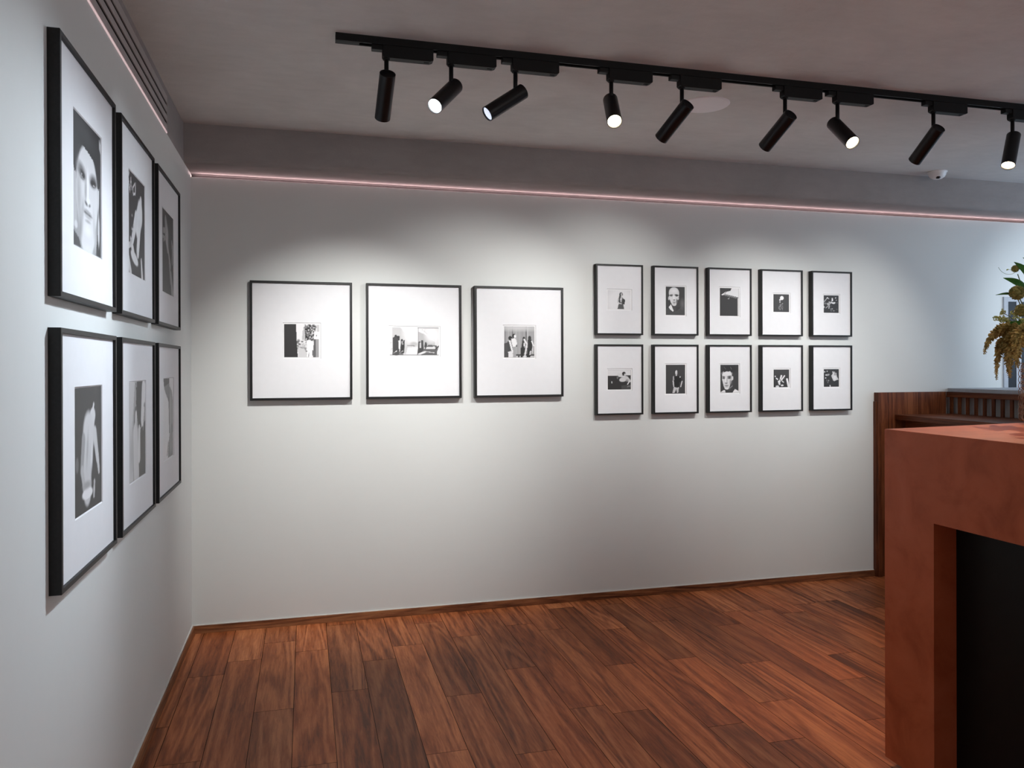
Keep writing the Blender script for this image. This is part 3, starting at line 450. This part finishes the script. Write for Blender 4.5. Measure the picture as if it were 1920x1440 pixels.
# ------------------------------------------------------------------ framed photographs
_fm = {}
def frame_meshes(W, H, fw, dep, wx, wz, cz):
    """frame, glass, mat and backing of one size; local X right, -Y towards the viewer, Z up, origin bottom centre on the wall"""
    key = (W, H, fw, dep, wx, wz, cz)
    if key in _fm: return _fm[key]
    bm = bmesh.new(); h, q = W / 2, H
    out = [(-h, 0), (h, 0), (h, q), (-h, q)]; inn = [(-h + fw, fw), (h - fw, fw), (h - fw, q - fw), (-h + fw, q - fw)]
    F = [bm.verts.new((x, -dep, z)) for x, z in out]; I = [bm.verts.new((x, -dep, z)) for x, z in inn]
    Bk = [bm.verts.new((x, -0.0005, z)) for x, z in out]; J = [bm.verts.new((x, -0.0005, z)) for x, z in inn]
    for i in range(4):
        j = (i + 1) % 4
        bm.faces.new((F[i], F[j], I[j], I[i])); bm.faces.new((Bk[i], Bk[j], F[j], F[i])[::-1]); bm.faces.new((I[i], I[j], J[j], J[i])[::-1]); bm.faces.new((Bk[i], J[i], J[j], Bk[j]))
    bmesh.ops.recalc_face_normals(bm, faces=bm.faces[:])
    bmesh.ops.bevel(bm, geom=[e for e in bm.edges if abs(e.verts[0].co.y + dep) < 1e-6 and abs(e.verts[1].co.y + dep) < 1e-6 and len([f for f in e.link_faces]) == 2 and abs(e.link_faces[0].normal.dot(e.link_faces[1].normal)) < 0.5], offset=0.0008, segments=2, affect='EDGES')
    fr = bpy.data.meshes.new('frame'); bm.to_mesh(fr); bm.free(); fr.materials.append(M_frame)
    bm = BX(-h + fw, h - fw, -dep + 0.003, -dep + 0.0045, fw, q - fw); gl = bpy.data.meshes.new('glass'); 
    # single reflecting sheet
    bmesh.ops.delete(bm, geom=[f for f in bm.faces if f.normal.y > -0.5], context='FACES'); bm.to_mesh(gl); bm.free(); gl.materials.append(M_glass)
    bm = bmesh.new(); ym, yb = -dep + 0.008, -dep + 0.0105
    O_ = [(-h + fw, fw), (h - fw, fw), (h - fw, q - fw), (-h + fw, q - fw)]; W_ = [(-wx / 2, cz - wz / 2), (wx / 2, cz - wz / 2), (wx / 2, cz + wz / 2), (-wx / 2, cz + wz / 2)]
    b = 0.0022; V_ = [(-wx / 2 + b, cz - wz / 2 + b), (wx / 2 - b, cz - wz / 2 + b), (wx / 2 - b, cz + wz / 2 - b), (-wx / 2 + b, cz + wz / 2 - b)]
    O_, W_, V_ = [bm.verts.new((x, ym, z)) for x, z in O_], [bm.verts.new((x, ym, z)) for x, z in W_], [bm.verts.new((x, yb, z)) for x, z in V_]
    for i in range(4):
        j = (i + 1) % 4; bm.faces.new((O_[i], O_[j], W_[j], W_[i])); bm.faces.new((W_[i], W_[j], V_[j], V_[i]))
    mt = bpy.data.meshes.new('mat'); bm.to_mesh(mt); bm.free(); mt.materials.append(M_mat)
    bm = BX(-h + fw, h - fw, -dep + 0.0108, -dep + 0.014, fw, q - fw); bk = bpy.data.meshes.new('backing_board'); bm.to_mesh(bk); bm.free(); bk.materials.append(M_paper)
    _fm[key] = (fr, gl, mt, bk, -dep + 0.0104); return _fm[key]
def framed(label, group, loc, rot, W, H, fw, dep, pic, pw, ph, cz, margin=0.012, cx=0.0):
    fr, gl, mt, bk, yp = frame_meshes(W, H, fw, dep, round(pw + 2 * margin, 3), round(ph + 2 * margin, 3), cz)
    t = thing('framed_photograph', label, 'framed photo', loc, rot, group)
    for nm, me in (('frame', fr), ('glass', gl), ('mat', mt), ('backing_board', bk)): link(nm, me, None, t)
    me = pic.mesh('print', pw, ph); o = link('print', me, M_print, t); o.location = (cx, yp, cz); return t

LW, LH = 0.5531, 0.6235
RL = math.pi / 2
left = [('large framed close portrait of a dark-haired man, upper row on the left wall', 0, 1.5637, pic_F1, 0.276, 0.340, 0.312),
        ('large framed photo of a pale bent arm on black, upper middle of the left wall', 1, 1.5637, pic_F2, 0.268, 0.338, 0.315),
        ('large framed photo of a dim figure, upper row beside the corner on left wall', 2, 1.5637, pic_F3, 0.278, 0.340, 0.312),
        ('large framed photo of a pale bare back on black, lower row on left wall', 0, 0.8675, pic_G1, 0.268, 0.328, 0.314),
        ('large framed photo of entwined pale figures, lower middle of the left wall', 1, 0.8675, pic_G2, 0.272, 0.334, 0.313),
        ('large framed photo of a grey torso on white, lower row beside the corner', 2, 0.8675, pic_G3, 0.252, 0.336, 0.313)]
for lb, i, z, fn, pw, ph, cz in left:
    framed(lb, 'large framed photographs in two rows on the left wall', (XL, 2.2958 + i * 0.626, z), RL, LW, LH, 0.0125, 0.028, fn(), pw, ph, cz, 0.003)
mid = [('framed street photo with black wall and white figure, leftmost of the three middle frames', -0.0168, pic_L1, 0.183, 0.179),
       ('framed wide double street photo with cars, centre of the three middle frames', 0.5904, pic_L2, 0.275, 0.157),
       ('framed photo of four people by a corrugated wall, rightmost of the three middle frames', 1.1976, pic_L3, 0.182, 0.180)]
for lb, x, fn, pw, ph in mid:
    framed(lb, 'three square-ish framed photographs on the back wall', (x, YB, 1.2163), 0, 0.5315, 0.6371, 0.0125, 0.038, fn(), pw, ph, 0.3185, 0.008)
small = [[('small framed photo of a woman in black on white, upper left of the ten', pic_S11, 0.147, 0.113), ('small black-framed portrait of a shaven-headed man, upper row second from left', pic_S12, 0.127, 0.173), ('small black-framed photo of a dark sheet with a pale top corner, upper row centre', pic_S13, 0.131, 0.173), ('small black-framed photo of a glowing round light on black, upper row fourth from left', pic_S14, 0.113, 0.112), ('small black-framed photo of raised arms and flash streaks, upper right of the ten', pic_S15, 0.112, 0.113)],
         [('small framed photo of a person reclining under pale sky, lower left of the ten', pic_S21, 0.148, 0.118), ('small black-framed photo of a standing man in dark polo shirt, lower row second from left', pic_S22, 0.129, 0.176), ('small black-framed portrait of a half-shaded face above a white collar, lower row centre', pic_S23, 0.126, 0.174), ('small black-framed photo of flash-lit hands in a crowd, lower row fourth from left', pic_S24, 0.112, 0.112), ('small framed photo of a person in a pale coat, lower right of the ten', pic_S25, 0.113, 0.114)]]
for r_, (z, row) in enumerate(((1.580, small[0]), (1.102, small[1]))):
    for i, (lb, fn, pw, ph) in enumerate(row):
        framed(lb, 'ten small framed photographs in two rows on the back wall', (1.8192 + i * 0.3687, YB, z), 0, 0.3011, 0.4215, 0.0095, 0.038, fn(), pw, ph, 0.2105, 0.008, cx=-0.001)

# ------------------------------------------------------------------ track and spotlights
tr = thing('ceiling_track', 'long black lighting track on the ceiling carrying the spotlights', 'track', (0.109, 2.885, ZC))
bm = bmesh.new()                                        # U-shaped rail
for a_ in ((0, 5.6, -0.0175, -0.011, -0.027, 0), (0, 5.6, 0.011, 0.0175, -0.027, 0), (0, 5.6, -0.011, 0.011, -0.006, 0)): box(bm, *a_)
obj('rail', bm, M_blackp, tr)
obj('conductor', BX(0.085, 5.58, -0.0105, -0.0095, -0.020, -0.016), M_copper, tr); obj('conductor', BX(0.085, 5.58, 0.0095, 0.0105, -0.020, -0.016), M_copper, tr)
obj('feed_block', BX(0.0, 0.085, -0.0110, 0.0110, -0.0275, -0.006), M_blackp, tr)

heads = [(0.292, 2.437, -0.037, 0.734, -0.678, 'W', 'black spotlight hanging nearly straight down, first from the left end of track'),
         (0.533, 2.434, -0.532, -0.548, -0.646, 'C', 'black spotlight with glaring cool white face, second from the left end of track'),
         (0.783, 2.433, -0.811, -0.092, -0.578, 'D', 'black spotlight aimed left with a sliver of pale face, third from the left end'),
         (1.177, 2.434, -0.185, -0.688, -0.702, 'H', 'black spotlight with glaring warm face aimed at the camera, fourth from the left end'),
         (1.485, 2.430, -0.285, 0.768, -0.573, 'W', 'black spotlight tilted in front of the white ceiling disc, fifth from the left end'),
         (1.964, 2.426, -0.160, 0.825, -0.540, 'W', 'black unlit-looking spotlight tilted to the lower left, sixth from the left end'),
         (2.222, 2.423, -0.039, -0.732, -0.681, 'H', 'black spotlight with warm glowing face pointing lower right, seventh from the left end'),
         (2.722, 2.425, 0.000, 0.789, -0.615, 'W', 'black spotlight tilted to the lower left above the dome camera, eighth from the left end'),
         (3.164, 2.427, -0.441, -0.239, -0.865, 'H', 'black spotlight pointing down with warm lit rim, at the right edge of the photo')]
E_lens = {'W': emit('lens_white', (1, 0.96, 0.88), 14), 'C': emit('lens_cool', (0.90, 0.96, 1.0), 14), 'H': emit('lens_warm', (1.0, 0.80, 0.55), 14), 'D': emit('lens_dim', (0.78, 0.84, 1.0), 0.8)}
LC = {'W': WHITE, 'C': COOL, 'H': WARM, 'D': COOL}
adapter = None
def make_head(x, z, dx, dy, dz, kind, label, power=1.0, size=70):
    global adapter
    t = thing('track_spotlight', label, 'spotlight', (x, 2.885, ZC - 0.027), 0, 'spotlights along the ceiling track')
    if adapter is None:
        bm = bmesh.new()
        # tapered gear box: profile in x-z, extruded in y
        pr = [(-0.015, 0.0), (0.172, 0.0), (0.172, -0.041), (0.160, -0.046), (-0.008, -0.046), (-0.015, -0.040)]
        a_ = [bm.verts.new((p[0], -0.0175, p[1])) for p in pr]; b_ = [bm.verts.new((p[0], 0.0175, p[1])) for p in pr]
        bm.faces.new(a_); bm.faces.new(b_[::-1])
        for i in range(len(pr)): bm.faces.new((a_[i], b_[i], b_[(i + 1) % len(pr)], a_[(i + 1) % len(pr)]))
        bmesh.ops.recalc_face_normals(bm, faces=bm.faces[:]); bmesh.ops.bevel(bm, geom=bm.edges[:], offset=0.0015, segments=1, affect='EDGES')
        ad = obj('gear_box', bm, M_blackp); bm = BX(-0.054, -0.015, -0.0135, 0.0135, -0.019, 0.0, bev=0.003); tb = obj('locking_tab', bm, M_blackp)
        sc = obj('screw_hole', BX(0.138, 0.156, -0.006, 0.002, -0.0468, -0.0455), M_void)
        adapter = (ad.data, tb.data, sc.data)
        for o in (ad, tb, sc): bpy.data.objects.remove(o)
    g = link('gear_box', adapter[0], None, t); link('locking_tab', adapter[1], None, t); link('screw_hole', adapter[2], None, g)
    z0 = ZC - 0.027; d = Vector((dx, dy, dz)).normalized(); P = Vector((0, 0, z - z0))
    bm = bmesh.new(); tube(bm, [(0, 0, -0.044), (0, 0, z - z0 + 0.002)], 0.0082, 14); lathe(bm, [(0, 0), (0.013, 0), (0.013, -0.006), (0.0, -0.006)], (0, 0, -0.044), n=18); obj('stem', bm, M_blackp, t, True)
    Rr, L = 0.0292, 0.182; B0 = P - d * 0.04
    bm = bmesh.new(); lathe(bm, [(0, 0.002), (Rr - 0.004, 0.002), (Rr - 0.004, 0), (Rr - 0.001, 0), (Rr, 0.001), (Rr, L - 0.0006), (Rr - 0.0006, L), (Rr - 0.0022, L), (Rr - 0.0026, L - 0.0006), (Rr - 0.0030, L - 0.014), (0.0, L - 0.014)], B0, d, 40)
    tb = obj('lamp_tube', bm, M_black, t, True)
    md = tb.modifiers.new('edges', 'EDGE_SPLIT'); md.split_angle = math.radians(35)
    bm = bmesh.new(); lathe(bm, [(0, L - 0.0125), (0.0235, L - 0.0120), (0.0255, L - 0.006)], B0, d, 32); obj('lens', bm, E_lens[kind], t, True)
    l = bpy.data.lights.new('spot_bulb', 'SPOT'); l.energy = SPOTK * power; l.color = LC[kind]; l.spot_size = math.radians(size); l.spot_blend = 1.0; l.shadow_soft_size = 0.004
    lo = bpy.data.objects.new('bulb', l); C.objects.link(lo); lo.parent = t; lo.location = B0 + d * (L + 0.002); lo.rotation_euler = d.to_track_quat('-Z', 'Y').to_euler()
    return t
POW = [1.28, 1.14, 0.42, 0.35, 0.80, 0.54, 0.35, 0.82, 0.55]
for i, (hd, pw_) in enumerate(zip(heads, POW)): make_head(*hd, power=pw_, size=78 if i == 1 else 70)
# two more heads further along the same track, just outside the picture
make_head(4.05, 2.43, 0.66, 0.62, -0.44, 'C', 'cool spotlight further right on the track, lighting the wall behind the bar', power=0.8, size=76)
make_head(3.62, 2.43, -0.16, 0.79, -0.60, 'W', 'neutral spotlight just past the right edge, lighting the rightmost small frames', power=0.50)
make_head(4.40, 2.43, -0.62, 0.06, -0.78, 'H', 'warm spotlight further right on the track, lighting the floor by the bar', power=0.8, size=50)

# round speaker and dome camera on the ceiling
bm = bmesh.new(); lathe(bm, [(0, -0.004), (0.104, -0.004), (0.110, -0.003), (0.113, 0)], (0, 0, 0), n=56)
o = obj('ceiling_speaker', bm, M_disc, None); o.location = (1.785, 3.242, ZC); tag(o, 'flat round white speaker disc on the ceiling behind the fifth spotlight', 'ceiling speaker')
t = thing('security_camera', 'small white dome security camera on the ceiling near the soffit', 'security camera', (3.815, 4.013, ZC))
bm = bmesh.new(); lathe(bm, [(0.0, 0), (0.056, 0), (0.056, -0.005), (0.054, -0.007), (0.051, -0.009), (0.048, -0.022), (0.041, -0.034), (0.028, -0.043), (0.012, -0.047), (0.0, -0.048)], (0, 0, 0), n=40); obj('housing', bm, M_dome, t, True)
bm = bmesh.new(); lathe(bm, [(0.0, 0.012), (0.010, 0.0095), (0.0165, 0.003), (0.0165, -0.010)], (-0.014, -0.022, -0.034), (-0.42, -0.62, -0.66), 24); obj('lens', bm, M_domeglass, t, True)
bm = bmesh.new(); lathe(bm, [(0.0, 0.0), (0.0022, 0.0), (0.0022, 0.002), (0, 0.002)], (-0.0405, -0.0085, -0.0285), (-0.8, -0.2, -0.55), 10); obj('screw', bm, M_domeglass, t)

# ------------------------------------------------------------------ terracotta counter
cn = thing('reception_counter', 'terracotta red counter with a black recessed front, at the right edge', 'counter', (1.9455, 2.282, 0))
CX, CY, ZT = 0.0, 0.0, 1.1752
end = (0.72, 0.095); YN = -2.9
bm = bmesh.new(); prism(bm, [(0, 0), (0, YN), (0.80, YN), (0.80, 0.105), end], 0.889, ZT); bmesh.ops.recalc_face_normals(bm, faces=bm.faces[:])
bmesh.ops.bevel(bm, geom=[e for e in bm.edges if e.verts[0].co.z > 1.17 and e.verts[1].co.z > 1.17], offset=0.0015, segments=2, affect='EDGES')
bm2 = bmesh.new(); prism(bm2, [(0, 0), (0, -0.2185), (0.80, -0.2185), (0.80, 0.105), end], 0.037, 0.889); prism(bm2, [(0, YN), (0.80, YN), (0.80, YN + 0.22), (0, YN + 0.22)], 0.037, 0.889); bmesh.ops.recalc_face_normals(bm2, faces=bm2.faces[:])
me = bpy.data.meshes.new('tmp'); bm2.to_mesh(me); bm.from_mesh(me); bm2.free(); bpy.data.meshes.remove(me)
bmesh.ops.remove_doubles(bm, verts=bm.verts[:], dist=0.0001)
obj('body', bm, M_terra, cn)
obj('recess_panel', BX(0.088, 0.70, YN + 0.22, -0.2185, 0.0, 0.889), M_panel, cn)
bm = bmesh.new(); prism(bm, [(0.05, -0.2184), (0.74, -0.2184), (0.74, 0.04), (0.05, -0.05)], 0.0, 0.037); obj('plinth', bm, M_void, cn)
obj('plinth', BX(0.05, 0.74, YN + 0.05, YN + 0.2199, 0, 0.037), M_void, cn)

# ------------------------------------------------------------------ walnut back bar with slatted rail
bb = thing('back_bar', 'dark walnut back bar with shelf and slatted rail behind the counter', 'bar', (3.64, 4.355, 0))
def W2(x0, x1, y0, y1, z0, z1, bev=0.0015): return BX(x0 - 3.64, x1 - 3.64, y0 - 4.355, y1 - 4.355, z0, z1, bev=bev)
obj('end_panel', W2(3.672, 4.19, 4.335, 4.366, 0.0, 1.214), M_bar_z, bb)
obj('end_stile', W2(3.640, 3.671, 4.325, 4.366, 0.0, 1.214), M_bar_z, bb)
obj('side_stile', W2(3.634, 3.6395, 4.340, 4.366, 0.0, 1.155, 0), M_bar_z, bb)
obj('shelf', W2(3.777, 4.235, 1.6, 4.334, 1.034, 1.066), M_bar_y, bb)
obj('top_rail', W2(4.19, 4.235, 1.6, 4.334, 1.178, 1.214), M_bar_y, bb)
obj('cabinet_body', W2(3.86, 4.235, 1.6, 4.334, 0.08, 1.033), M_bar_y, bb)
obj('kick_board', W2(3.92, 4.235, 1.62, 4.33, 0.0, 0.08, 0), M_void, bb)
k = 0; y = 4.318
while y > 1.65:
    obj('slat', W2(4.203, 4.215, y - 0.021, y, 1.0665, 1.1775, 0), M_bar_z, bb); y -= 0.0662; k += 1
# low pale partition with a flat top behind the rail
o = struct('trim_3', BX(4.2355, 6.59, 1.5, YB, 0, 1.205), M_partition)
o = struct('trim_4', BX(4.2355, 6.59, 1.5, YB, 1.205, 1.236), M_grey)

# ------------------------------------------------------------------ vase and flowers
VC = Vector((2.684, 2.318, ZT)) + Vector((0.0, 0.0, 0.0002))
vs_ = thing('flower_vase', 'terracotta cylinder vase hung with bronze wire loops at the right edge of the counter', 'vase', VC)
VR, VH = 0.060, 0.225
bm = bmesh.new(); lathe(bm, [(0, 0), (VR - 0.006, 0), (VR - 0.001, 0.002), (VR, 0.007), (VR, VH), (VR - 0.002, VH + 0.002), (VR - 0.006, VH), (VR - 0.007, 0.02), (0, 0.015)], (0, 0, 0), n=48); obj('body', bm, M_vase, vs_, True)
for c_ in range(12):                                     # each coil is one springy wire climbing the vase
    an = 2 * math.pi * c_ / 12 + math.radians(196); ex = Vector((math.cos(an), math.sin(an), 0)); tn = Vector((-math.sin(an), math.cos(an), 0)); pts = []
    for q in range(9 * 16 + 1):
        th = 2 * math.pi * q / 16 + math.pi; pts.append(ex * (VR + 0.0085) + Vector((0, 0, 0.014 + 0.0232 * q / 16)) + ex * (math.cos(th) * 0.0095) + Vector((0, 0, 1)) * (math.sin(th) * 0.0105) + tn * (0.003 * math.sin(th * 0.5)))
    bm = bmesh.new(); tube(bm, pts, 0.0013, 6); obj('wire_coil', bm, M_wire, vs_, True)

TOP = VC + Vector((0, 0, VH))
def V(u, v, D=2.975):   # photo position on the bouquet's own distance, used once to lay out the stems
    d = Vector(((u - 960) / 1459.4, 1.0, -(v - 687.14) / 1459.4)); return Vector((0, 0, 1.4)) + (M.transposed() @ d) * D
def bez(p0, p1, p2, p3, n):
    r = []
    for i in range(n + 1):
        t = i / n; r.append(p0 * (1 - t) ** 3 + p1 * 3 * t * (1 - t) ** 2 + p2 * 3 * t * t * (1 - t) + p3 * t ** 3)
    return r
def seed_drop(bm, p, d, L, r):
    d = d.normalized(); u, v = frame_of(d); n = 5; rings = []
    for h, k in ((0.0, 0.35), (0.35, 1.0), (0.75, 0.7)):
        rings.append([bm.verts.new(p + d * L * h + (u * math.cos(6.2832 * q / n) + v * math.sin(6.2832 * q / n)) * r * k) for q in range(n)])
    tip = bm.verts.new(p + d * L)
    for a_, b_ in zip(rings, rings[1:]):
        for q in range(n): bm.faces.new((a_[q], a_[(q + 1) % n], b_[(q + 1) % n], b_[q]))
    for q in range(n): bm.faces.new((rings[-1][q], rings[-1][(q + 1) % n], tip))
rr = random.Random(11)
def grain_stem(label, root, p1, p2, tip, rad, tag_group='drooping seed heads in the vase'):
    base = VC + Vector((rr.uniform(-0.02, 0.02), rr.uniform(-0.02, 0.02), 0.03))
    t = thing('seed_head_stem', label, 'dried flower', base, 0, tag_group)
    rim = TOP + (Vector((root.x, root.y, 0)) - Vector((TOP.x, TOP.y, 0))).normalized() * 0.03
    st = bez(base, rim, rim + Vector((0, 0, 0.06)), root, 10); bm = bmesh.new(); tube(bm, [q - base for q in st], 0.002, 6); obj('stem', bm, M_stem, t, True)
    ax = bez(root, p1, p2, tip, 46); bm = bmesh.new(); N = len(ax) - 1
    tube(bm, [q - base for q in ax], [max(0.0015, rad * 0.40 * (math.sin(math.pi * min(1, (0.16 + 0.84 * i / N))) ** 0.7)) for i in range(N + 1)], 8)
    for i in range(N):
        f_ = i / N; prof_ = rad * (min(1, 0.55 + f_ * 2.2) if f_ < 0.25 else (1 - (f_ - 0.25) / 0.75 * 0.80)); d = (ax[i + 1] - ax[i]).normalized(); u, v = frame_of(d)
        m_ = max(5, int(9 * prof_ / rad))
        for q in range(m_):
            an = rr.uniform(0, 6.28); o_ = u * math.cos(an) + v * math.sin(an)
            seed_drop(bm, ax[i] - base + o_ * prof_ * 0.40, o_ * 1.0 + d * 0.8 + Vector((0, 0, -0.1)), max(0.006, prof_ * rr.uniform(0.75, 1.15)), max(0.0018, prof_ * rr.uniform(0.20, 0.28)))
    obj('seed_head', bm, M_seed, t); return t
grain_stem('olive seed head drooping furthest left, its tip pointing down over the wall', V(1921, 632), V(1890, 607), V(1858, 612), V(1845, 665), 0.027)
grain_stem('olive seed head hanging straight down, its tip lowest on the left', V(1900, 640), V(1877, 632), V(1868, 660), V(1868, 713), 0.022)
grain_stem('thick olive seed head hanging beside the vase wire loops', V(1928, 640, 2.95), V(1895, 615, 2.95), V(1886, 655, 2.95), V(1894, 709, 2.95), 0.034)
grain_stem('broad olive seed head drooping over the vase rim, cut by the right edge', V(1945, 640, 2.92), V(1915, 600, 2.90), V(1904, 640, 2.88), V(1908, 690, 2.88), 0.034)
grain_stem('olive seed head on the far side of the vase', TOP + Vector((0.03, 0.05, 0.08)), TOP + Vector((0.10, 0.07, 0.14)), TOP + Vector((0.14, 0.08, 0.08)), TOP + Vector((0.14, 0.07, -0.02)), 0.030)
grain_stem('olive seed head drooping toward the room from the vase', TOP + Vector((0.03, -0.05, 0.08)), TOP + Vector((0.08, -0.09, 0.13)), TOP + Vector((0.11, -0.11, 0.06)), TOP + Vector((0.11, -0.11, -0.03)), 0.030)

def leaf_mesh(bm, a_, b_, wid, nrm, curl=0.15):
    d = b_ - a_; L = d.length; d.normalize(); side = d.cross(nrm).normalized(); n = 12; rows = []
    for i in range(n + 1):
        t = i / n; w_ = wid * (math.sin(math.pi * t ** 0.75) ** 0.9) if 0 < t < 1 else 0.0004
        cen = a_ + d * L * t + nrm * (curl * L * math.sin(math.pi * t) * 0.6)
        rows.append([bm.verts.new(cen + side * w_ * k_ + nrm * (0.18 * w_ * abs(k_))) for k_ in (-1, -0.5, 0, 0.5, 1)])
    for r0, r1 in zip(rows, rows[1:]):
        for q in range(4): bm.faces.new((r0[q], r0[q + 1], r1[q + 1], r1[q]))
toc = Vector((-0.26, -0.95, 0.1)).normalized()
def leaf_branch(label, root, tip, wid, extra=(), nrm=None):
    base = VC + Vector((rr.uniform(-0.02, 0.02), rr.uniform(-0.02, 0.02), 0.03)); t = thing('leaf_sprig', label, 'leaf', base, 0, 'green leaf sprigs in the vase')
    bm = bmesh.new(); tube(bm, [q - base for q in bez(base, TOP, TOP + Vector((0, 0, 0.05)), root, 10)], 0.0018, 6); obj('stem', bm, M_stem, t, True)
    for a_, b_, w_ in ((root, tip, wid),) + tuple(extra):
        bm = bmesh.new(); leaf_mesh(bm, a_ - base, b_ - base, w_, nrm or (toc + Vector((0, 0, 0.5))).normalized()); o = obj('leaf', bm, M_leaf, t, True)
        md = o.modifiers.new('thickness', 'SOLIDIFY'); md.thickness = 0.0008
leaf_branch('long pointed green leaf reaching left above the round pods', V(1930, 548), V(1881, 521), 0.019)
leaf_branch('glossy green leaf at the top of the bouquet', V(1938, 532), V(1901, 491), 0.020, ((V(1950, 510), V(1918, 483), 0.015),))
leaf_branch('narrow dark green leaf pointing left over the wall', V(1904, 552), V(1867, 553), 0.0055)
leaf_branch('flat green leaf tucked over the seed heads', V(1932, 611), V(1884, 606), 0.011)
leaf_branch('green leaves on the far side of the bouquet', TOP + Vector((0.05, 0.03, 0.16)), TOP + Vector((0.16, 0.06, 0.24)), 0.022, ((TOP + Vector((0.03, 0.03, 0.2)), TOP + Vector((0.06, 0.10, 0.33)), 0.02), (TOP + Vector((0.05, -0.02, 0.18)), TOP + Vector((0.17, -0.05, 0.18)), 0.02)))

def pod_stem(label, p, r, mat=M_pod, root=None):
    base = VC + Vector((rr.uniform(-0.02, 0.02), rr.uniform(-0.02, 0.02), 0.03)); t = thing('seed_pod_stem', label, 'seed pod', base, 0, 'round seed pods in the vase')
    j = p + Vector((0.012, 0.0, -0.02)); bm = bmesh.new(); tube(bm, [q - base for q in bez(base, TOP, TOP + Vector((0, 0, 0.05)), j, 10)], 0.0018, 6); obj('stem', bm, M_stem, t, True)
    bm = bmesh.new(); d = (p - j).normalized(); lathe(bm, [(0, -r * 1.15), (r * 0.5, -r * 0.95), (r * 0.92, -r * 0.4), (r, 0.05 * r), (r * 0.82, r * 0.6), (r * 0.45, r * 1.0), (0, r * 1.2)], p - base, d, 16)
    for i in range(int(150 * (r / 0.012))):
        z_ = rr.uniform(-1, 1); a_ = rr.uniform(0, 6.28); q = math.sqrt(1 - z_ * z_); n_ = Vector((q * math.cos(a_), q * math.sin(a_), z_)); seed_drop(bm, p - base + n_ * r * 0.86, n_, r * 0.34, r * 0.07)
    obj('pod', bm, mat, t); return t, base
t_, b0 = pod_stem('small green pod with a thin curling tendril high on the left', V(1903.5, 504), 0.0125)
bm = bmesh.new(); tube(bm, [q - b0 for q in bez(V(1903, 511), V(1893, 518), V(1878, 514), V(1872, 501), 14)], 0.0007, 5); obj('tendril', bm, M_stem, t_, True)
bm = bmesh.new(); tube(bm, [q - b0 for q in bez(V(1902, 509), V(1896, 508), V(1892, 502), V(1887, 507), 8)], [0.0006] * 6 + [0.002, 0.003, 0.001], 5); obj('tendril', bm, M_bloom, t_, True)
pod_stem('large fuzzy olive seed pod under the long green leaf', V(1907, 549, 2.94), 0.024)
pod_stem('fuzzy olive seed pod above the lime blossoms, at the right edge', V(1915, 582, 2.93), 0.021)
pod_stem('fuzzy seed pod on the far side of the bouquet', TOP + Vector((0.05, 0.05, 0.17)), 0.022, M_seed)
base = VC + Vector((0, 0, 0.03)); t = thing('blossom_sprig', 'lime green sprig of tiny blossoms above the drooping seed heads', 'flower', base)
bm = bmesh.new(); sp_ = []
for i in range(9):
    tip = V(rr.uniform(1872, 1922), rr.uniform(584, 604)); sp_.append(tip)
sp_[0] = V(1869, 596); sp_[1] = V(1880, 586)
for tip in sp_: tube(bm, [q - base for q in bez(base, TOP, V(1925, 606), tip, 10)], 0.0012, 5)
obj('stem', bm, M_stem, t, True)
bm = bmesh.new()
for tip in sp_:
    for q in range(16):
        c_ = tip - base + Vector((rr.gauss(0, 0.006), rr.gauss(0, 0.006), rr.gauss(0, 0.006)))
        for e in range(4):
            n_ = Vector((rr.gauss(0, 1), rr.gauss(0, 1), rr.gauss(0, 1))).normalized(); seed_drop(bm, c_, n_, 0.006, 0.0016)
obj('blossoms', bm, M_bloom, t)
